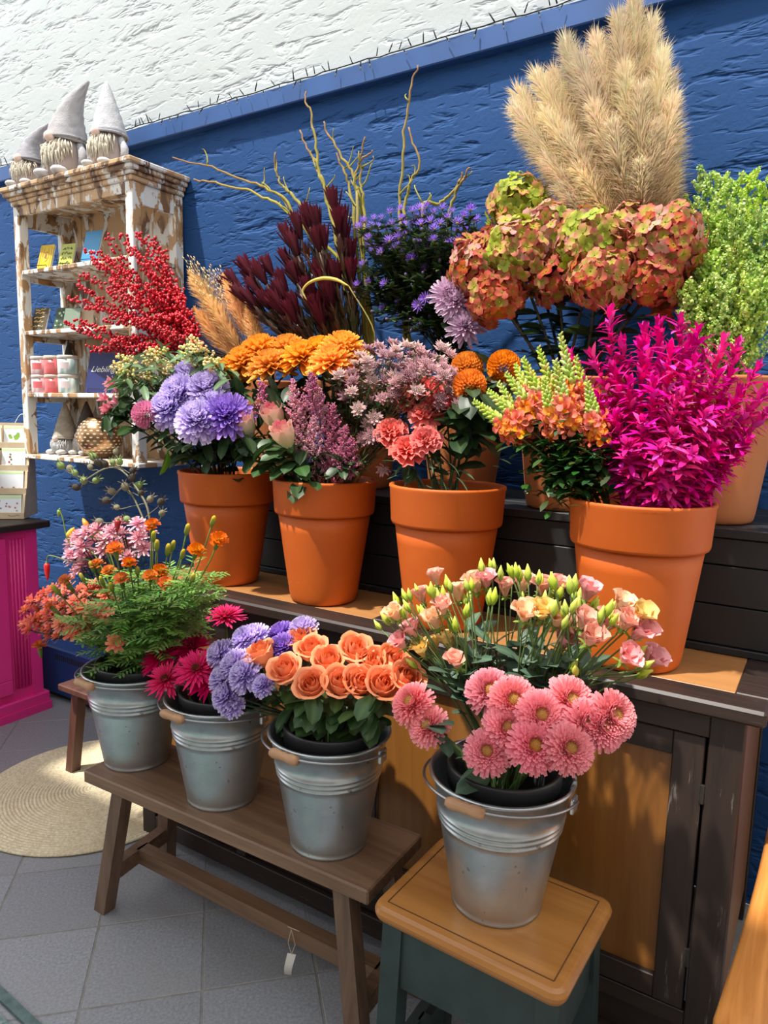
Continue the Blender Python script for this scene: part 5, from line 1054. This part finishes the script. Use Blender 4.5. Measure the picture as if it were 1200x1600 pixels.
# pampas grass
def f_pamp(L):
    def f(g):
        for i in range(1900):
            t=rnd.random()**.85; a=rnd.uniform(0,6.28); w=.054*math.sin(min(.93,.22+t*.74)*math.pi)**.7+.010; p=Vector((math.cos(a)*.003,math.sin(a)*.003,L*t*.93)); l=rnd.uniform(.05,.11)*(1.15-.55*t); o_=Vector((math.cos(a),math.sin(a),0)); e=p+o_*w*rnd.uniform(.5,1.25)+Vector((0,0,l)); m=p+o_*w*.45+Vector((0,0,l*.62)); e.z-=w*.25
            s=Vector((-math.sin(a),math.cos(a),0))*.0011; c=jitc(lerp((.50,.34,.17),(.88,.76,.55),min(1,t*.8+rnd.random()*.35)),.12); g.add([tuple(p-s*.5),tuple(p+s*.5),tuple(m+s),tuple(m-s),tuple(e)],[(0,1,2,3),(3,2,4)],c)
        g.tube([(0,0,-.02),(0,0,L*.9)],[.0024,.0008],4,(.40,.28,.12))
    return f
PAMP=mk(f_pamp(.42),4,'plume','dry')
pc=Vector((E_.x-.07,E_.y+.03,E_.z))
for px,py,dy in ((990,2,.08),(965,22,.04),(1018,30,.10),(930,55,.05),(882,60,.08),(905,85,.0),(945,90,.10),(835,112,.04),(862,110,.10),(806,140,.04),(800,165,-.02),(1035,80,.03),(1045,115,.08),(1052,150,.0),(815,205,-.02),(850,175,-.05),(1055,205,.04),(975,100,-.03),(1000,130,-.06),(925,160,-.06),(880,200,-.06),(850,245,-.05),(955,190,-.09),(1020,190,-.05),(1050,265,.0),(900,260,-.08),(1000,250,-.1),(870,290,-.06)):
    h=aty(px,py,2.06+dy); foot=aty(1005,415,2.02); d=(h-foot); L=d.length; d.normalize(); s=min(1.15,L*.86/.42); b0=h-d*.42*s; b=Vector((pc.x+rnd.uniform(-.03,.03),pc.y+rnd.uniform(-.03,.03),pc.z-.2)); ft=foot+rv(.015); P=clampin(spline([b,Vector((pc.x,pc.y,pc.z+.02)),ft,b0+rv(.002)],4),E_,.12)
    flower('pampas_grass','feathery beige pampas grass plume rising behind the hydrangeas','pampas grass','beige pampas grass plumes',E_,b0,d,.12,PAMP,'plume',sc=(1.0,1.0,s),r=.002,col=(.40,.27,.12),stemmat='dry',path=P)
# green pennycress
def f_thl(g):
    L=.26; g.tube([(0,0,0),(0,0,L)],[.002,.001],4,(.14,.24,.06),cap=False)
    for i in range(20):
        t=.12+.86*i/20; a=i*2.4; ll=.085*(1-t*.62); d=Vector((math.cos(a)*.55,math.sin(a)*.55,.85)).normalized(); p=Vector((0,0,L*t)); g.tube([p,p+d*ll],.0006,3,(.18,.30,.07),cap=False)
        for j in range(70):
            u=rnd.uniform(.2,1.05); b=rnd.uniform(0,6.28); q=p+d*ll*u+Vector((math.cos(b),math.sin(b),.2))*.009*(1.15-u*.6); s=.0037*(1.25-.5*u); nn=rv(1).normalized(); x=nn.orthogonal().normalized(); y=nn.cross(x); g.add([tuple(q+(x*math.cos(k)+y*math.sin(k))*s) for k in np.arange(5)*1.2566],[(0,1,2,3,4)],jitc((.42,.60,.10) if rnd.random()<.65 else (.62,.74,.24),.15))
THL=mk(f_thl,4,'seed_spray','leaf')
pc=Vector((E_.x+.03,E_.y,E_.z))
for px,py,dy in ((1075,330,.05),(1100,285,.06),(1125,270,.05),(1145,275,.08),(1170,285,.06),(1195,300,.05),(1185,350,0),(1150,340,-.02),(1115,350,-.02),(1080,390,-.06),(1110,410,-.09),(1150,400,-.08),(1190,410,-.08),(1065,440,-.1),(1090,450,-.12),(1130,450,-.12),(1170,450,-.12),(1060,375,0),(1215,380,0),(1225,330,.04),(1205,450,-.08),(1075,470,-.13)):
    h=aty(px,py,2.02+dy); d=(h-Vector((pc.x,pc.y,pc.z-.15))).normalized(); b0=h-d*.26; b=basept(pc,h,.2,.05); P=clampin(bez(b,b+Vector((0,0,.15)),b0-d*.05,b0,7),E_,.12)
    flower('green_pennycress','airy lime green pennycress spray beside the pampas grass','pennycress','lime green pennycress sprays',E_,b0,d,.12,THL,'seed_spray',sc=rnd.uniform(.95,1.15),r=.002,col=(.14,.24,.06),path=P)
# asters
def f_aster(g): rosette(g,34,(.017,.011),(.0026,.002),(8,55),(.22,.08,.60),(.26,.11,.66),(.38,.22,.78),r0=(.003,.002),bend=.1,seg=2,m=1,shape=.7,tip=.3); disc(g,.004,.003,(.40,.30,.05),(.5,.4,.1),10,.002)
def f_abud(g): g.tube([(0,0,-.004),(0,0,.003),(0,0,.008)],[.0015,.0040,.0030],6,np.array([(.06,.10,.03),(.10,.15,.05),(.20,.12,.36)]))
ASTE=mk(f_aster,2,'flower_head'); ABUD=mk(f_abud,1,'flower_head')
pa=area(58,ell(648,362,96,36,-.1),11)+area(26,ell(635,430,85,60),19)+[(640,470),(655,478),(625,475),(735,330),(745,345),(730,360)]
cluster('purple_aster','bushy purple aster spray with tiny dark leaves behind the astrantias','aster','purple asters',pa,2.0,K3,ASTE,5,(.95,1.3),DGREEN,.0018,leafc=(.065,.105,.038),lsz=.034,nl=60,dy=.09,depth=.25)
pb=area(80,ell(640,435,88,85),13)
cluster('purple_aster','aster spray of closed purple buds and tiny dark leaves','aster','purple asters in bud',pb,2.0,K3,ABUD,8,(.9,1.5),DGREEN,.0016,leafc=(.06,.10,.036),lsz=.036,nl=50,dy=.10,depth=.25,hname='bud')
for px,py in ((712,475),(727,512),(700,462)):
    h=aty(px,py,1.90); flower('lilac_chrysanthemum','pale lilac pink chrysanthemum between asters and hydrangeas','chrysanthemum','pale lilac chrysanthemums',K3,h,Vector((.1,-.3,.1))+CAMV*.8,.12,MUM_LIL,sc=1.2,r=.003,col=DGREEN,leaves=(.7,.8),leafme=LF_MUM)
# leucadendron
def f_leu(g):
    rosette(g,26,(.094,.074),(.0165,.013),(68,88),(.036,.006,.010),(.11,.008,.018),(.13,.014,.026),r0=(.006,.001),z0=(0,.012),bend=.16,seg=5,m=2,cup=.35,shape=.45,tip=.03,jit=.06)
LEU=mk(f_leu,3,'flower_head','petal_fixed')
leu=[(522,318,0),(528,345,-.02),(495,345,0),(466,358,.0),(480,338,.04),(505,372,-.04),(450,372,.02),(538,372,.02),(365,438,-.02),(386,420,0),(398,450,-.05),(420,418,.0),(442,440,-.04),(470,425,0),(500,428,-.02),(526,432,-.03),(448,408,.05),(482,452,-.06),(515,462,-.06),(412,470,-.06),(378,462,-.03),(540,405,.04),(432,476,-.07),(460,480,-.08),(495,482,-.08)]
for px,py,dy in leu+[(q[0]+rnd.uniform(-14,14),q[1]+rnd.uniform(-2,26),q[2]+rnd.uniform(-.06,.06)) for q in leu]:
    h=aty(px,py,2.0+dy); d=(h-Vector((K2.x+.02,K2.y,K2.z-.22))).normalized(); b=basept(K2,h,.22,.05); root,P,h,hd=flower('leucadendron','dark wine red leucadendron stem with pointed bracts','leucadendron','wine red leucadendrons',K2,h-d*.04,d,.12,LEU,sc=rnd.uniform(.92,1.12),r=.004,col=(.07,.04,.02)); g=G()
    for i in range(90):
        t=rnd.uniform(.2,1.0); p=P[int(t*(len(P)-1))]+rv(.006); a=i*2.4; V,F,u=petal(rnd.uniform(.045,.07),.011,3,2,.25,.2,.5,.25,.05); c=jitc(lerp((.055,.060,.020),(.085,.022,.020),max(0,(t-.55)*2.0)),.3); M=np.array(frame(P[-1]-P[-4]).to_3x3()); g.add(setp(V,a,R_(rnd.uniform(55,76)))@M.T+np.array(p),F,c)
    part('leaves',g,'leaf',root,True,kind='stuff',label='narrow upright dark leaves')
# twisted willow
WI=[[(560,560),(545,470),(520,420),(470,350),(440,308),(400,288),(330,262),(270,247)],[(575,560),(560,450),(520,395),(470,350),(430,318),(385,297),(330,285),(303,280)],[(560,540),(540,420),(520,330),(500,275),(492,215),(484,175),(476,143)],[(585,550),(570,420),(566,345),(560,300),(545,262),(522,225),(505,190)],[(640,540),(628,430),(625,335),(630,230),(640,150),(652,102)],[(645,540),(634,430),(633,330),(640,290),(655,252),(637,200)],[(690,540),(690,440),(700,345),(712,300),(725,280),(733,262)],[(555,520),(530,400),(515,330),(503,280),(490,250),(468,205)],[(540,500),(500,380),(462,310),(446,295),(433,275),(430,240)],[(580,540),(568,400),(570,335),(566,300),(562,262),(570,215)],[(570,520),(556,380),(548,300),(535,262),(525,240)],[(575,520),(562,360),(555,290),(560,255),(583,238)],[(690,500),(660,330),(690,318),(715,288),(722,270)]]
for k,w_ in enumerate(WI):
    y=2.10 if k not in (4,5,6,12) else 2.14; P=[aty(q[0],q[1],y-.04*(i<2)) for i,q in enumerate(w_)]; pc=K2 if k not in (4,5,6,12) else K3; b=basept(pc,P[0],.2,.04); path=clampin(spline([b,Vector((pc.x+.03,pc.y,pc.z+.02))]+P,7),pc,.12); root=thing('willow_branch','bare twisting yellow green willow branch against the blue wall','branch',tuple(b),'twisted willow branches'); g=G()
    path=[p+rv(.0035)+Vector((.003*math.sin(i*.8),0,.002*math.cos(i*.9))) for i,p in enumerate(path)]
    path=clampin(path,pc,.12)
    g.tube(path,[.0080,.0072,.0052,.0028],6,np.array([(.20,.14,.04),(.28,.24,.05),(.40,.34,.08),(.36,.20,.10)])); part('stem',g,'dry',root,True)
    for j in range(3):
        i=rnd.randint(int(len(path)*.5),len(path)-6); e=path[i]+Vector((rnd.uniform(-.05,.05),0,rnd.uniform(.02,.07))); g=G(); g.tube(bez(path[i],path[i]+rv(.02),e+rv(.02),e,6),[.0034,.0016],5,(.40,.36,.09)); part('twig',g,'dry',root,True)
h0=aty(545,447,1.97); root=thing('yellow_curled_leaf','single curled yellow willow leaf in front of the leucadendrons','leaf',tuple(h0)); g=G(); cp=spline([aty(q[0],q[1],1.90) for q in ((545,447),(525,437),(503,435),(483,442),(473,455),(480,470))],5); g.tube(cp,[.002,.0055,.0058,.005,.0035,.001],6,(.66,.52,.09)); part('blade',g,'dry',root,True)
g=G(); g.tube(spline([K2+Vector((.05,0,-.2)),K2+Vector((.05,-.04,.03)),aty(585,520,1.93),h0],6),.0022,5,(.3,.26,.07)); part('stem',g,'dry',root,True)
# red berry branches
for px,py,dy in ((118,442,0),(122,502,-.04),(135,480,-.02),(135,390,.02),(168,372,.02),(150,410,-.02),(216,362,.02),(200,385,-.03),(238,372,.06),(245,410,.02),(150,548,-.05),(192,556,-.05),(170,440,-.06),(200,440,-.07),(230,450,-.06),(258,455,-.02),(185,490,-.08),(215,500,-.08),(245,500,-.07),(275,490,-.03),(300,520,-.02),(310,540,.02),(265,530,-.06),(172,405,.04),(160,500,-.06),(225,410,-.02),(280,455,.02),(105,465,-.02),(100,505,-.03),(140,545,-.05),(170,535,-.08),(215,545,-.06),(240,470,.04),(250,385,.05),(190,365,.0),(155,395,.03),(125,425,.02)):
    h=aty(px,py,1.90+dy); j=aty(315,560,1.90)+rv(.05); b=Vector((K1.x+rnd.uniform(-.03,.03),K1.y+rnd.uniform(-.03,.03),K1.z-.2)); path=clampin(spline([b,Vector((K1.x-.01,K1.y-.03,K1.z+.01)),j,j.lerp(h,.5)+Vector((0,0,.02))+rv(.03),h],8),K1,.12)
    root=thing('winterberry_branch','bare winterberry branch thick with red berries beside the bookcase','berry branch',tuple(b),'red winterberry branches'); g=G(); g.tube(path,[.0034,.0030,.0022,.0010],5,(.045,.028,.02))
    bp=[]; n=len(path)
    for i in range(int(n*.60),n-1):
        for k in range(8):
            a=rnd.uniform(0,6.28); p=path[i].lerp(path[i+1],rnd.random()); o_=Vector((math.cos(a),math.sin(a)*.8,rnd.uniform(-.7,.9))).normalized()*rnd.uniform(.007,.022); bp.append(p+o_)
    part('stem',g,'dry',root,True); g=G()
    for p in bp: g.ball(p,.0064*rnd.uniform(.8,1.12),7,5,(.52,.006,.018))
    part('berries',g,'berry',root,True,kind='stuff',label='small glossy red berries')
# peach dried grass
def f_peach(g):
    L=.24
    for i in range(1600):
        t=rnd.random(); a=rnd.uniform(0,6.28); w=.044*math.sin(min(.95,.2+t*.8)*math.pi)+.006; p=Vector((0,0,L*t)); e=p+Vector((math.cos(a),math.sin(a),.9))*w*rnd.uniform(.4,1.1); s=Vector((-math.sin(a),math.cos(a),0))*.0017; m=p.lerp(e,.6); c=jitc((.98,.68,.36),.10); g.add([tuple(p),tuple(m-s),tuple(e),tuple(m+s)],[(0,1,2,3)],c)
PEACH=mk(f_peach,2,'plume','dry')
def f_oat(g):
    L=.22; g.tube([(0,0,0),(0,0,L)],[.001,.0005],4,(.60,.42,.22))
    for i in range(46):
        t=i/46; a=i*2.4; l=.045*(1-t*.6); e=Vector((math.cos(a)*l*.9,math.sin(a)*l*.9,L*t+l)); g.tube([(0,0,L*t),tuple(e)],.0005,3,(.62,.45,.25),cap=False); g.tube([e,e+Vector((0,0,.006)),e+Vector((0,0,.013))],[.0005,.0024,.0003],5,jitc((.86,.66,.38),.15))
OAT=mk(f_oat,2,'oat_head','dry')
for px,py,pl in ((350,430,1),(372,450,1),(385,470,1),(300,430,1),(318,455,1),(290,395,0),(300,410,0),(315,400,0),(325,420,0),(340,440,0),(335,410,0),(395,500,1),(330,480,1),(310,490,1)):
    h=aty(px,py,jit(1.98,.04)); d=(h-Vector((K1.x,K1.y,K1.z-.1))).normalized(); hs_=PEACH if pl else OAT; L=.24 if pl else .26; b0=h-d*L
    b=basept(K1,h,.2,.04); P=clampin(bez(b,b+Vector((0,0,.2)),b0-d*.04,b0,7),K1,.12); flower('peach_dried_grass' if pl else 'dried_oat_grass',('fluffy peach dyed dried grass plume' if pl else 'thin pale dried oat grass stem')+' between berries and leucadendrons','dried grass','peach dried grass plumes' if pl else 'dried oat stems',K1,b0,d,.12,hs_,'plume' if pl else 'oat_head',sc=rnd.uniform(.9,1.1),r=.0015,col=(.60,.42,.22),stemmat='dry',path=P)
